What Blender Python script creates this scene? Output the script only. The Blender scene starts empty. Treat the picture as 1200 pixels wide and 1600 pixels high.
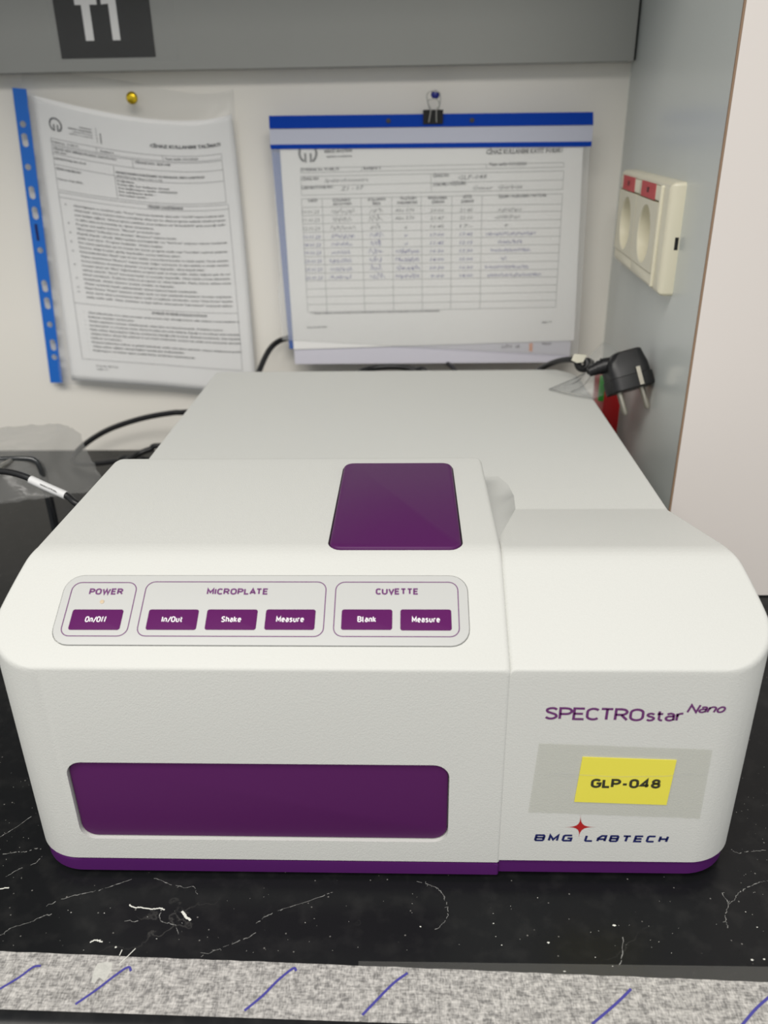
import bpy, bmesh, math, random
from mathutils import Vector, Matrix

# ------------------------------------------------------------------ camera, world, lights, exposure
C = bpy.context.scene.collection
SC = bpy.context.scene
H = 0.337                                    # camera height above the bench top
FP = 1275.0                                  # focal length in pixels of the 1200x1600 frame
RX = Vector((0.99947932, 0.00181558, 0.03221488))
RY = Vector((0.02834931, 0.42736582, -0.9036342))
RZ = Vector((-0.01540816, 0.90407696, 0.42709183))
cam_data = bpy.data.cameras.new('camera')
cam = bpy.data.objects.new('camera', cam_data)
C.objects.link(cam)
cam.matrix_world = Matrix((( *RX, 0.0), ( *RY, 0.0), ( *RZ, H), (0, 0, 0, 1)))
cam_data.sensor_width = 36.0
cam_data.sensor_fit = 'AUTO'
cam_data.lens = FP * 36.0 / 1600.0
cam_data.clip_start = 0.01
cam_data.dof.use_dof = True
cam_data.dof.focus_distance = 0.43
cam_data.dof.aperture_fstop = 9.5
SC.camera = cam

world = bpy.data.worlds.new('room_light')
SC.world = world
world.use_nodes = True
world.node_tree.nodes['Background'].inputs['Color'].default_value = (0.95, 0.98, 1.0, 1)
world.node_tree.nodes['Background'].inputs['Strength'].default_value = 0.48


def area(name, loc, target, sx, sy, power, col):
    d = bpy.data.lights.new(name, 'AREA')
    d.shape = 'RECTANGLE'
    d.size = sx
    d.size_y = sy
    d.energy = power
    d.color = col
    o = bpy.data.objects.new(name, d)
    C.objects.link(o)
    o.location = loc
    o.rotation_euler = (Vector(target) - Vector(loc)).to_track_quat('-Z', 'Y').to_euler()
    return o


area('ceiling_panel_light', (-0.65, -0.45, 1.6), (-0.65, -0.45, 0), 1.2, 0.6, 24, (1.0, 0.96, 0.90))
area('ceiling_panel_light', (0.35, -1.25, 1.6), (0.35, -1.25, 0), 1.2, 0.6, 28, (1.0, 0.96, 0.91))

SC.view_settings.view_transform = 'Standard'
SC.view_settings.look = 'None'
SC.view_settings.exposure = 0.0
SC.view_settings.gamma = 1.0
SC.view_settings.use_curve_mapping = False

# ------------------------------------------------------------------ measuring helpers
CAM = Vector((0, 0, H))


def ray(u, v):
    c = Vector((u - 600.0, -(v - 800.0), -FP))
    return Vector((RX.dot(c), RY.dot(c), RZ.dot(c)))


def atY(u, v, y):
    r = ray(u, v)
    return CAM + r * (y / r.y)


def atZ(u, v, z):
    r = ray(u, v)
    return CAM + r * ((z - H) / r.z)


class Frame:
    """local frame: a along ex, b along ey, c along the outward normal ez"""
    def __init__(s, o, ex, ey):
        s.o = Vector(o)
        s.ex = Vector(ex).normalized()
        s.ey = Vector(ey).normalized()
        s.ez = s.ex.cross(s.ey).normalized()

    def p(s, a, b, c=0.0):
        return s.o + s.ex * a + s.ey * b + s.ez * c

    def px(s, u, v, c=0.0):
        r = ray(u, v)
        o = s.o + s.ez * c
        t = (o - CAM).dot(s.ez) / r.dot(s.ez)
        q = CAM + r * t - o
        return q.dot(s.ex), q.dot(s.ey)

    def at(s, a, b, c=0.0):
        return Frame(s.p(a, b, c), s.ex, s.ey)


# ------------------------------------------------------------------ materials
def mat(name, col, rough=0.5, metal=0.0, spec=0.5, bump=None, var=None, coat=0.0, trans=0.0, ior=1.45):
    m = bpy.data.materials.new(name)
    m.use_nodes = True
    nt = m.node_tree
    b = nt.nodes['Principled BSDF']
    b.inputs['Base Color'].default_value = (*col, 1)
    b.inputs['Roughness'].default_value = rough
    b.inputs['Metallic'].default_value = metal
    b.inputs['Specular IOR Level'].default_value = spec
    b.inputs['Coat Weight'].default_value = coat
    b.inputs['Transmission Weight'].default_value = trans
    b.inputs['IOR'].default_value = ior
    tc = nt.nodes.new('ShaderNodeTexCoord')
    if var:                                   # (scale, amount)
        n = nt.nodes.new('ShaderNodeTexNoise')
        n.inputs['Scale'].default_value = var[0]
        n.inputs['Detail'].default_value = 5
        nt.links.new(tc.outputs['Object'], n.inputs['Vector'])
        mx = nt.nodes.new('ShaderNodeMix')
        mx.data_type = 'RGBA'
        mx.inputs['A'].default_value = (*[c * (1 - var[1]) for c in col], 1)
        mx.inputs['B'].default_value = (*[min(1, c * (1 + var[1])) for c in col], 1)
        nt.links.new(n.outputs['Fac'], mx.inputs['Factor'])
        nt.links.new(mx.outputs['Result'], b.inputs['Base Color'])
    if bump:                                  # (scale, strength, distance)
        n = nt.nodes.new('ShaderNodeTexNoise')
        n.inputs['Scale'].default_value = bump[0]
        n.inputs['Detail'].default_value = 3
        nt.links.new(tc.outputs['Object'], n.inputs['Vector'])
        bp = nt.nodes.new('ShaderNodeBump')
        bp.inputs['Strength'].default_value = bump[1]
        bp.inputs['Distance'].default_value = bump[2]
        nt.links.new(n.outputs['Fac'], bp.inputs['Height'])
        nt.links.new(bp.outputs['Normal'], b.inputs['Normal'])
    return m


def film(name, col, alpha, rough=0.12, bump=None):
    """thin clear plastic: mostly see-through, glossy where it catches light"""
    m = mat(name, col, rough=rough, spec=0.6, bump=bump)
    nt = m.node_tree
    b = nt.nodes['Principled BSDF']
    out = nt.nodes['Material Output']
    tr = nt.nodes.new('ShaderNodeBsdfTransparent')
    mx = nt.nodes.new('ShaderNodeMixShader')
    mx.inputs['Fac'].default_value = alpha
    nt.links.new(tr.outputs[0], mx.inputs[1])
    nt.links.new(b.outputs[0], mx.inputs[2])
    nt.links.new(mx.outputs[0], out.inputs['Surface'])
    return m


def s2l(*c):
    return tuple(((x / 255) / 12.92 if x / 255 <= 0.04045 else ((x / 255 + 0.055) / 1.055) ** 2.4) for x in c)


M = {}
M['shell'] = mat('textured_white_plastic', (0.625, 0.63, 0.60), 0.5, spec=0.25, bump=(1300, 0.3, 0.0005), var=(6, 0.01))
M['panel'] = mat('membrane_grey', (0.53, 0.535, 0.52), 0.4, spec=0.3)
M['purple'] = mat('purple_plastic', (0.082, 0.012, 0.090), 0.42, spec=0.25, bump=(900, 0.06, 0.0003))
M['base_purple'] = mat('base_purple', (0.080, 0.012, 0.115), 0.45, spec=0.3)
M['key'] = mat('key_purple', (0.105, 0.012, 0.103), 0.5, spec=0.12)
M['ink_purple'] = mat('ink_purple', (0.14, 0.03, 0.15), 0.5)
M['ink_white'] = mat('ink_white', (0.85, 0.82, 0.85), 0.5)
M['ink_navy'] = mat('ink_navy', (0.01, 0.015, 0.11), 0.5)
M['ink_red'] = mat('ink_red', (0.42, 0.015, 0.015), 0.5)
M['ink_black'] = mat('ink_black', (0.015, 0.015, 0.015), 0.6)
M['ink_grey'] = mat('toner_grey', (0.05, 0.05, 0.055), 0.7)
M['rule_grey'] = mat('rule_grey', (0.11, 0.11, 0.115), 0.7)
M['pen_blue'] = mat('pen_blue', (0.06, 0.055, 0.30), 0.6)
M['orange'] = mat('orange_mark', (0.8, 0.28, 0.08), 0.6)
M['wall'] = mat('painted_wall', (0.89, 0.86, 0.79), 0.6, spec=0.25, bump=(300, 0.08, 0.0005), var=(3, 0.02))
M['grey_board'] = mat('grey_laminate', (0.38, 0.385, 0.365), 0.42, spec=0.4, var=(9, 0.03), bump=(700, 0.05, 0.0003))
M['partition'] = mat('partition_laminate', (0.60, 0.63, 0.61), 0.27, spec=0.5, var=(7, 0.02))
M['cream_board'] = mat('cream_laminate', (0.78, 0.73, 0.69), 0.5, spec=0.3, var=(4, 0.02))
M['tan_edge'] = mat('edge_band', (0.30, 0.20, 0.13), 0.6)
M['yellow'] = mat('yellow_label', (1.0, 0.90, 0.10), 0.4)
M['paper'] = mat('paper', (0.92, 0.915, 0.90), 0.75, spec=0.2)
M['paper_lilac'] = mat('paper_lilac', (0.70, 0.69, 0.77), 0.75, spec=0.2)
M['blue'] = mat('blue_plastic', (0.0, 0.045, 0.38), 0.5, spec=0.15)
M['blue_strip'] = mat('blue_strip', (0.02, 0.16, 0.62), 0.4, spec=0.4)
M['band'] = mat('paper_band', (0.52, 0.54, 0.64), 0.5)
M['film'] = film('clear_film', (0.75, 0.77, 0.78), 0.09)
M['film_bag'] = film('clear_bag', (0.30, 0.30, 0.29), 0.26, rough=0.16, bump=(60, 0.5, 0.003))
M['film_soft'] = film('clear_wrap', (0.62, 0.63, 0.62), 0.22, rough=0.14)
M['film_blue'] = film('blue_tint_film', (0.05, 0.16, 0.55), 0.62)
M['film_tape'] = film('clear_tape', (0.22, 0.23, 0.07), 0.12, rough=0.2, bump=(320, 0.35, 0.0006))
M['film_tape2'] = film('old_clear_tape', (0.62, 0.63, 0.62), 0.035, rough=0.2)
M['film_dark'] = film('tape_residue', (0.10, 0.10, 0.095), 0.4, rough=0.35)
M['black'] = mat('black_rubber', (0.012, 0.012, 0.013), 0.38, spec=0.5)
M['black_metal'] = mat('black_wire', (0.02, 0.022, 0.024), 0.22, spec=0.8, coat=0.6)
M['clip_black'] = mat('clip_black', (0.008, 0.008, 0.01), 0.35)
M['steel'] = mat('steel', (0.55, 0.54, 0.50), 0.3, metal=0.9)
M['nickel'] = mat('nickel_pin', (0.62, 0.58, 0.50), 0.32, metal=0.85)
M['gold'] = mat('gold_pin', (0.85, 0.60, 0.03), 0.22, metal=0.75)
M['pin_blue'] = mat('pin_blue', (0.005, 0.012, 0.22), 0.2, coat=0.5)
M['socket'] = mat('cream_plastic', (0.74, 0.70, 0.55), 0.3, spec=0.5)
M['sticker_red'] = mat('red_sticker', (0.55, 0.03, 0.04), 0.45)
M['red'] = mat('red_card', (0.42, 0.01, 0.012), 0.4)
M['green'] = mat('green_card', (0.05, 0.38, 0.05), 0.5)
M['white_sleeve'] = mat('white_sleeve', (0.72, 0.72, 0.72), 0.45)
M['tie'] = mat('cream_tie', (0.75, 0.72, 0.60), 0.5)
M['dark_hole'] = mat('dark_recess', (0.01, 0.01, 0.01), 0.8)
M['led'] = mat('led_lens', (0.60, 0.48, 0.33), 0.3)
M['chip'] = mat('pale_chip', (0.72, 0.72, 0.66), 0.7)
M['vein'] = mat('pale_vein', (0.22, 0.22, 0.21), 0.6, var=(700, 0.8))
M['seam'] = mat('seam_dark', (0.10, 0.10, 0.10), 0.8)


def bench_material():
    m = mat('black_marble_laminate', (0.02, 0.021, 0.024), 0.30, spec=0.25)
    nt = m.node_tree
    N, L = nt.nodes, nt.links
    b = N['Principled BSDF']
    tc = N.new('ShaderNodeTexCoord')
    nz = N.new('ShaderNodeTexNoise'); nz.inputs['Scale'].default_value = 16; nz.inputs['Detail'].default_value = 8
    L.new(tc.outputs['Object'], nz.inputs['Vector'])
    mp = N.new('ShaderNodeVectorMath'); mp.operation = 'MULTIPLY_ADD'
    mp.inputs[1].default_value = (0.11, 0.11, 0.11)
    L.new(nz.outputs['Color'], mp.inputs[0]); L.new(tc.outputs['Object'], mp.inputs[2])
    vo = N.new('ShaderNodeTexVoronoi'); vo.feature = 'DISTANCE_TO_EDGE'; vo.inputs['Scale'].default_value = 8.5
    L.new(mp.outputs[0], vo.inputs['Vector'])
    r1 = N.new('ShaderNodeMapRange'); r1.inputs['From Min'].default_value = 0.0; r1.inputs['From Max'].default_value = 0.005
    r1.inputs['To Min'].default_value = 0.45; r1.inputs['To Max'].default_value = 0
    L.new(vo.outputs['Distance'], r1.inputs['Value'])
    n2 = N.new('ShaderNodeTexNoise'); n2.inputs['Scale'].default_value = 14; n2.inputs['Detail'].default_value = 6
    L.new(tc.outputs['Object'], n2.inputs['Vector'])
    r2 = N.new('ShaderNodeMapRange'); r2.inputs['From Min'].default_value = 0.56; r2.inputs['From Max'].default_value = 0.95
    L.new(n2.outputs['Fac'], r2.inputs['Value'])
    mu = N.new('ShaderNodeMath'); mu.operation = 'MULTIPLY'
    L.new(r1.outputs[0], mu.inputs[0]); L.new(r2.outputs[0], mu.inputs[1])
    # specks
    v2 = N.new('ShaderNodeTexVoronoi'); v2.inputs['Scale'].default_value = 150
    L.new(tc.outputs['Object'], v2.inputs['Vector'])
    r3 = N.new('ShaderNodeMapRange'); r3.inputs['From Min'].default_value = 0.035; r3.inputs['From Max'].default_value = 0.07
    r3.inputs['To Min'].default_value = 0.6; r3.inputs['To Max'].default_value = 0
    L.new(v2.outputs['Distance'], r3.inputs['Value'])
    # scratches / wear mottling
    n3 = N.new('ShaderNodeTexNoise'); n3.inputs['Scale'].default_value = 90; n3.inputs['Detail'].default_value = 8
    L.new(tc.outputs['Object'], n3.inputs['Vector'])
    r4 = N.new('ShaderNodeMapRange'); r4.inputs['From Min'].default_value = 0.5; r4.inputs['From Max'].default_value = 0.9
    r4.inputs['To Max'].default_value = 0.05
    L.new(n3.outputs['Fac'], r4.inputs['Value'])
    a1 = N.new('ShaderNodeMath'); a1.operation = 'ADD'
    L.new(mu.outputs[0], a1.inputs[0]); L.new(r3.outputs[0], a1.inputs[1])
    a2 = N.new('ShaderNodeMath'); a2.operation = 'ADD'; a2.use_clamp = True
    L.new(a1.outputs[0], a2.inputs[0]); L.new(r4.outputs[0], a2.inputs[1])
    mx = N.new('ShaderNodeMix'); mx.data_type = 'RGBA'
    mx.inputs['A'].default_value = (0.008, 0.0085, 0.0095, 1); mx.inputs['B'].default_value = (0.30, 0.29, 0.27, 1)
    L.new(a2.outputs[0], mx.inputs['Factor']); L.new(mx.outputs['Result'], b.inputs['Base Color'])
    r5 = N.new('ShaderNodeMapRange'); r5.inputs['To Min'].default_value = 0.22; r5.inputs['To Max'].default_value = 0.36
    L.new(n2.outputs['Fac'], r5.inputs['Value']); L.new(r5.outputs[0], b.inputs['Roughness'])
    return m


def tape_material():
    m = mat('masking_tape', (0.4, 0.39, 0.37), 0.7, spec=0.25)
    nt = m.node_tree
    N, L = nt.nodes, nt.links
    b = N['Principled BSDF']
    tc = N.new('ShaderNodeTexCoord')

    def nz(sx, sy, sc, det):
        mp = N.new('ShaderNodeMapping'); mp.inputs['Scale'].default_value = (sx, sy, 1)
        L.new(tc.outputs['Object'], mp.inputs['Vector'])
        n = N.new('ShaderNodeTexNoise'); n.inputs['Scale'].default_value = sc; n.inputs['Detail'].default_value = det
        L.new(mp.outputs[0], n.inputs['Vector'])
        return n.outputs['Fac']
    a = nz(1, 0.3, 1500, 4)
    c = nz(0.3, 1, 1100, 4)
    d = nz(1, 1, 260, 5)
    s1 = N.new('ShaderNodeMath'); s1.operation = 'ADD'; L.new(a, s1.inputs[0]); L.new(c, s1.inputs[1])
    s2 = N.new('ShaderNodeMath'); s2.operation = 'ADD'; L.new(s1.outputs[0], s2.inputs[0]); L.new(d, s2.inputs[1])
    r = N.new('ShaderNodeMapRange'); r.inputs['From Min'].default_value = 1.22; r.inputs['From Max'].default_value = 1.85
    L.new(s2.outputs[0], r.inputs['Value'])
    mx = N.new('ShaderNodeMix'); mx.data_type = 'RGBA'
    mx.inputs['A'].default_value = (0.19, 0.185, 0.178, 1); mx.inputs['B'].default_value = (0.60, 0.58, 0.55, 1)
    L.new(r.outputs[0], mx.inputs['Factor']); L.new(mx.outputs['Result'], b.inputs['Base Color'])
    bp = N.new('ShaderNodeBump'); bp.inputs['Strength'].default_value = 0.4; bp.inputs['Distance'].default_value = 0.0002
    L.new(s2.outputs[0], bp.inputs['Height']); L.new(bp.outputs[0], b.inputs['Normal'])
    return m


M['bench'] = bench_material()
M['tape'] = tape_material()


# ------------------------------------------------------------------ object helpers
def link_mesh(name, me, material, parent=None, smooth=None):
    me.materials.clear()
    me.materials.append(material)
    if smooth:
        for p in me.polygons:
            p.use_smooth = True
        me.set_sharp_from_angle(angle=math.radians(smooth))
    o = bpy.data.objects.new(name, me)
    C.objects.link(o)
    if parent is not None:
        o.parent = parent
        o.matrix_parent_inverse = Matrix.Translation(-WORLD_LOC(parent))
    return o


def WORLD_LOC(o):
    # every Empty and mesh here is placed by translation only; parents chain through their inverse
    l = Vector(o.location)
    if o.parent is not None:
        l = o.matrix_parent_inverse @ l + WORLD_LOC(o.parent)
    return l


def mesh(name, verts, faces, material, parent=None, smooth=None):
    me = bpy.data.meshes.new(name)
    me.from_pydata([tuple(v) for v in verts], [], faces)
    bm = bmesh.new(); bm.from_mesh(me)
    bmesh.ops.recalc_face_normals(bm, faces=bm.faces)
    bm.to_mesh(me); bm.free()
    return link_mesh(name, me, material, parent, smooth)


def empty(name, loc, label, cat, group=None):
    o = bpy.data.objects.new(name, None)
    o.empty_display_size = 0.02
    C.objects.link(o)
    o.location = loc
    tag(o, label, cat, group)
    return o


def tag(o, label=None, cat=None, group=None, kind=None):
    if label: o['label'] = label
    if cat: o['category'] = cat
    if group: o['group'] = group
    if kind: o['kind'] = kind
    return o


def rrect(a0, a1, b0, b1, r, ins=0.0, n=6):
    a0 += ins; a1 -= ins; b0 += ins; b1 -= ins
    r = max(r - ins, 1e-5)
    pts = []
    for cx, cy, t0 in ((a1 - r, b1 - r, 0), (a0 + r, b1 - r, 90), (a0 + r, b0 + r, 180), (a1 - r, b0 + r, 270)):
        for i in range(n + 1):
            t = math.radians(t0 + 90 * i / n)
            pts.append((cx + r * math.cos(t), cy + r * math.sin(t)))
    return pts


def plate_geo(fr, rect, r, c0, c1, bev=0.0, n=6, nb=3):
    """rounded-rectangle slab from c0 to c1 in frame fr, with a rounded top edge"""
    rings = [[fr.p(x, y, c0) for x, y in rrect(*rect, r, 0, n)]]
    if bev > 0:
        for k in range(nb + 1):
            t = math.pi / 2 * k / nb
            ins = bev * (1 - math.cos(t)); h = c1 - bev + bev * math.sin(t)
            rings.append([fr.p(x, y, h) for x, y in rrect(*rect, r, ins, n)])
    else:
        rings.append([fr.p(x, y, c1) for x, y in rrect(*rect, r, 0, n)])
    m = len(rings[0])
    v = [p for ring in rings for p in ring]
    f = [list(range(m))[::-1], list(range(len(v) - m, len(v)))]
    for k in range(len(rings) - 1):
        for i in range(m):
            j = (i + 1) % m
            f.append((k * m + i, k * m + j, (k + 1) * m + j, (k + 1) * m + i))
    return v, f


def plate(name, fr, rect, r, c0, c1, material, parent=None, bev=0.0, n=6, smooth=35):
    v, f = plate_geo(fr, rect, r, c0, c1, bev, n)
    return mesh(name, v, f, material, parent, smooth)


def box(name, lo, hi, material, parent=None, bev=0.0):
    bm = bmesh.new()
    bmesh.ops.create_cube(bm, size=1)
    for v in bm.verts:
        v.co = Vector([(lo[i] + hi[i]) / 2 + v.co[i] * (hi[i] - lo[i]) for i in range(3)])
    if bev:
        bmesh.ops.bevel(bm, geom=list(bm.edges), offset=bev, segments=2, affect='EDGES', profile=0.5)
    me = bpy.data.meshes.new(name)
    bm.to_mesh(me); bm.free()
    return link_mesh(name, me, material, parent, 35 if bev else None)


def prism(name, pts, z0, z1, material, parent=None):
    n = len(pts)
    v = [(x, y, z0) for x, y in pts] + [(x, y, z1) for x, y in pts]
    f = [tuple(range(n))[::-1], tuple(range(n, 2 * n))]
    f += [(i, (i + 1) % n, n + (i + 1) % n, n + i) for i in range(n)]
    return mesh(name, v, f, material, parent)


def catmull(pts, n=8):
    pts = [Vector(p) for p in pts]
    P = [pts[0] * 2 - pts[1]] + pts + [pts[-1] * 2 - pts[-2]]
    out = []
    for i in range(1, len(P) - 2):
        for k in range(n):
            t = k / n
            a, b, c, d = P[i - 1], P[i], P[i + 1], P[i + 2]
            out.append(0.5 * ((2 * b) + (c - a) * t + (2 * a - 5 * b + 4 * c - d) * t * t + (3 * b - a - 3 * c + d) * t ** 3))
    out.append(pts[-1])
    return out


def tube_geo(path, rad, seg=10, caps=True):
    """rad: number or list"""
    path = [Vector(p) for p in path]
    n = len(path)
    R = rad if isinstance(rad, (list, tuple)) else [rad] * n
    v, f = [], []
    t0 = (path[1] - path[0]).normalized()
    up = Vector((0, 0, 1)) if abs(t0.z) < 0.9 else Vector((1, 0, 0))
    nrm = t0.cross(up).normalized()
    for i, p in enumerate(path):
        t = (path[min(i + 1, n - 1)] - path[max(i - 1, 0)]).normalized()
        nrm = (nrm - t * nrm.dot(t)).normalized()
        bn = t.cross(nrm)
        for k in range(seg):
            a = 2 * math.pi * k / seg
            v.append(p + (nrm * math.cos(a) + bn * math.sin(a)) * R[i])
    for i in range(n - 1):
        for k in range(seg):
            j = (k + 1) % seg
            f.append((i * seg + k, i * seg + j, (i + 1) * seg + j, (i + 1) * seg + k))
    if caps:
        f.append(tuple(range(seg))[::-1]); f.append(tuple(range((n - 1) * seg, n * seg)))
    return v, f


def tube(name, path, rad, material, parent=None, seg=10):
    v, f = tube_geo(path, rad, seg)
    return mesh(name, v, f, material, parent, 50)


def sheet_solid(name, pts, faces, th, material, parent=None, smooth=60):
    """give a surface a real (thin) thickness"""
    o = mesh(name, pts, faces, material, parent, smooth)
    md = o.modifiers.new('thickness', 'SOLIDIFY'); md.thickness = th; md.offset = 0
    return o


# flat print: glyphs and strokes gathered as 2-D geometry, then laid on a surface
TXT = {}


def glyphs(s, bold=0.0, res=3, space=1.0, line=1.0, align='LEFT'):
    key = (s, bold, res, space, line, align)
    if key in TXT: return TXT[key]
    cu = bpy.data.curves.new('glyphs', 'FONT')
    cu.body = s; cu.size = 1.0; cu.offset = bold; cu.resolution_u = res
    cu.space_character = space; cu.space_line = line; cu.align_x = align
    cu.fill_mode = 'FRONT'
    ob = bpy.data.objects.new('glyphs', cu)
    C.objects.link(ob)
    dg = bpy.context.evaluated_depsgraph_get()
    me = bpy.data.meshes.new_from_object(ob.evaluated_get(dg))
    vs = [(v.co.x, v.co.y) for v in me.vertices]
    fs = [tuple(p.vertices) for p in me.polygons]
    bpy.data.objects.remove(ob); bpy.data.curves.remove(cu); bpy.data.meshes.remove(me)
    TXT[key] = (vs, fs)
    return vs, fs


class Print:
    """collects flat print in (a, b) coordinates of a surface"""
    def __init__(s):
        s.v, s.f = [], []

    def add(s, vs, fs):
        o = len(s.v)
        s.v += list(vs)
        s.f += [tuple(i + o for i in f) for f in fs]

    def text(s, body, p0, p1, h, bold=0.0, res=3, shear=0.0, space=1.0, baseline=True, capref=None):
        """fit a single line: starts at p0, ends at p1, capital height h"""
        vs, fs = glyphs(body, bold, res, space)
        if not vs: return
        x0 = min(v[0] for v in vs); x1 = max(v[0] for v in vs)
        cap = 0.70 if capref is None else capref
        dx = Vector((p1[0] - p0[0], p1[1] - p0[1])); w = dx.length
        ex = dx / w; ey = Vector((-ex.y, ex.x))
        out = []
        for x, y in vs:
            q = Vector(p0) + ex * ((x - x0) / (x1 - x0) * w + shear * y / cap * h) + ey * (y / cap * h)
            out.append((q.x, q.y))
        s.add(out, fs)

    def stroke(s, pts, w, closed=False):
        pts = [Vector(p) for p in pts]
        n = len(pts)
        vs = []
        for i, p in enumerate(pts):
            a = pts[(i - 1) % n] if (closed or i > 0) else p
            b = pts[(i + 1) % n] if (closed or i < n - 1) else p
            d1 = (p - a); d2 = (b - p)
            if d1.length < 1e-9: d1 = d2
            if d2.length < 1e-9: d2 = d1
            d1 = d1.normalized(); d2 = d2.normalized()
            t = (d1 + d2)
            t = t.normalized() if t.length > 1e-6 else d1
            nn = Vector((-t.y, t.x))
            k = 1.0 / max(0.4, nn.dot(Vector((-d1.y, d1.x))))
            vs += [tuple(p + nn * w / 2 * k), tuple(p - nn * w / 2 * k)]
        fs = []
        for i in range(n if closed else n - 1):
            j = (i + 1) % n
            fs.append((2 * i, 2 * i + 1, 2 * j + 1, 2 * j))
        s.add(vs, fs)

    def poly(s, pts):
        s.add([tuple(p) for p in pts], [tuple(range(len(pts)))])

    def scribble(s, p0, p1, h, w, rnd, n=None):
        d = Vector((p1[0] - p0[0], p1[1] - p0[1])); L = d.length
        n = n or max(3, int(L / (h * 0.55)))
        ex = d / L; ey = Vector((-ex.y, ex.x))
        pts = []
        for i in range(n * 2 + 1):
            t = i / (n * 2)
            y = (rnd.uniform(0.45, 1.0) if i % 2 else rnd.uniform(-0.1, 0.2)) * h
            q = Vector(p0) + ex * (t * L + rnd.uniform(-.2, .25) * h) + ey * y
            pts.append((q.x, q.y, 0))
        cp = [(p.x, p.y) for p in catmull(pts, 4)]
        s.stroke(cp, w)

    def build(s, name, surf, material, parent):
        return mesh(name, [surf(a, b) for a, b in s.v], s.f, material, parent)


def on(fr, c):
    return lambda a, b: fr.p(a, b, c)


# a plain technical stroke alphabet (unit = capital height)
def arc(cx, cy, rx, ry, a0, a1, n=7):
    return [(cx + rx * math.cos(math.radians(a0 + (a1 - a0) * i / n)), cy + ry * math.sin(math.radians(a0 + (a1 - a0) * i / n))) for i in range(n + 1)]


def cat2(p): return [(q.x, q.y) for q in catmull([(a, b, 0) for a, b in p], 5)]


XH = 0.72
_O = arc(.29, .70, .29, .30, 0, 180) + arc(.29, .30, .29, .30, 180, 360)
SG = {
    'O': (.58, [_O + [_O[0]]]),
    'C': (.50, [arc(.28, .70, .28, .30, 35, 180) + arc(.28, .30, .28, .30, 180, 325)]),
    'G': (.58, [arc(.30, .69, .30, .31, 30, 180) + arc(.30, .31, .30, .31, 180, 360)[:-1] + [(.60, .50), (.32, .50)]]),
    'P': (.54, [[(0, 0), (0, 1), (.27, 1)] + arc(.27, .73, .27, .27, 90, -90) + [(0, .46)]]),
    'R': (.56, [[(0, 0), (0, 1), (.27, 1)] + arc(.27, .74, .26, .26, 90, -90) + [(0, .48)], [(.27, .48), (.56, 0)]]),
    'B': (.55, [[(0, 0), (0, 1), (.27, 1)] + arc(.27, .76, .24, .24, 90, -90) + [(0, .52)], [(.27, .52)] + arc(.28, .26, .27, .26, 90, -90) + [(0, 0)]]),
    'W': (.86, [[(0, 1), (.21, 0), (.43, .92), (.65, 0), (.86, 1)]]),
    'E': (.48, [[(.48, 1), (0, 1), (0, 0), (.48, 0)], [(0, .51), (.42, .51)]]),
    'M': (.66, [[(0, 0), (0, 1), (.33, .30), (.66, 1), (.66, 0)]]),
    'N': (.56, [[(0, 0), (0, 1), (.56, 0), (.56, 1)]]),
    'I': (.02, [[(0, 0), (0, 1)]]),
    'L': (.44, [[(0, 1), (0, 0), (.44, 0)]]),
    'A': (.62, [[(0, 0), (.31, 1), (.62, 0)], [(.10, .30), (.52, .30)]]),
    'T': (.54, [[(0, 1), (.54, 1)], [(.27, 1), (.27, 0)]]),
    'U': (.56, [[(0, 1)] + arc(.28, .29, .28, .29, 180, 360) + [(.56, 1)]]),
    'V': (.60, [[(0, 1), (.30, 0), (.60, 1)]]),
    'S': (.52, [cat2([(.50, .86), (.38, .98), (.20, .98), (.05, .86), (.07, .66), (.26, .53), (.45, .40), (.50, .20), (.36, .03), (.17, .01), (.0, .13)])]),
    '0': (.52, [[(a * .9, b) for a, b in _O + [_O[0]]]]),
    '4': (.56, [[(.40, 0), (.40, 1), (.0, .26), (.56, .26)]]),
    '8': (.52, [arc(.26, .75, .22, .25, 0, 360, 16), arc(.26, .26, .26, .26, 0, 360, 16)]),
    '-': (.30, [[(0, .38), (.30, .38)]]),
    '/': (.42, [[(0, -.10), (.42, 1.02)]]),
    'n': (.42, [[(0, 0), (0, XH)], [(0, .44)] + arc(.22, XH - .21, .20, .21, 160, 0) + [(.42, 0)]]),
    'h': (.42, [[(0, 0), (0, 1)], [(0, .44)] + arc(.22, XH - .21, .20, .21, 160, 0) + [(.42, 0)]]),
    'u': (.42, [[(0, XH)] + arc(.20, .21, .20, .21, 180, 340) + [(.42, .28)], [(.42, XH), (.42, 0)]]),
    'f': (.28, [[(.09, 0), (.09, .80)] + arc(.27, .80, .18, .20, 180, 90), [(-.02, .68), (.27, .68)]]),
    't': (.28, [[(.08, .96)] + arc(.26, .18, .18, .18, 180, 270), [(-.02, .68), (.27, .68)]]),
    'r': (.28, [[(0, 0), (0, XH)], [(0, .40)] + arc(.24, XH - .24, .22, .24, 150, 75)]),
    'l': (.16, [[(0, 1)] + arc(.15, .15, .15, .15, 180, 270)]),
    'o': (.44, [arc(.22, .36, .22, .36, 0, 360, 16)]),
    'a': (.40, [[(.05, .64)] + arc(.22, .50, .18, .22, 110, 0) + [(.40, 0)], [(.40, .42), (.18, .42)] + arc(.17, .21, .17, .21, 90, 270) + [(.25, 0), (.40, .12)]]),
    'e': (.43, [[(.0, .38), (.43, .38)] + arc(.215, .40, .215, .32, 0, 180) + arc(.215, .30, .215, .30, 180, 320)]),
    's': (.38, [cat2([(.36, .62), (.24, .71), (.09, .69), (.02, .56), (.10, .43), (.28, .34), (.36, .20), (.28, .04), (.12, .0), (.0, .08)])]),
    'k': (.42, [[(0, 0), (0, 1)], [(.38, XH), (0, .28)], [(.14, .42), (.42, 0)]]),
    ' ': (.3, []),
}


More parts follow.
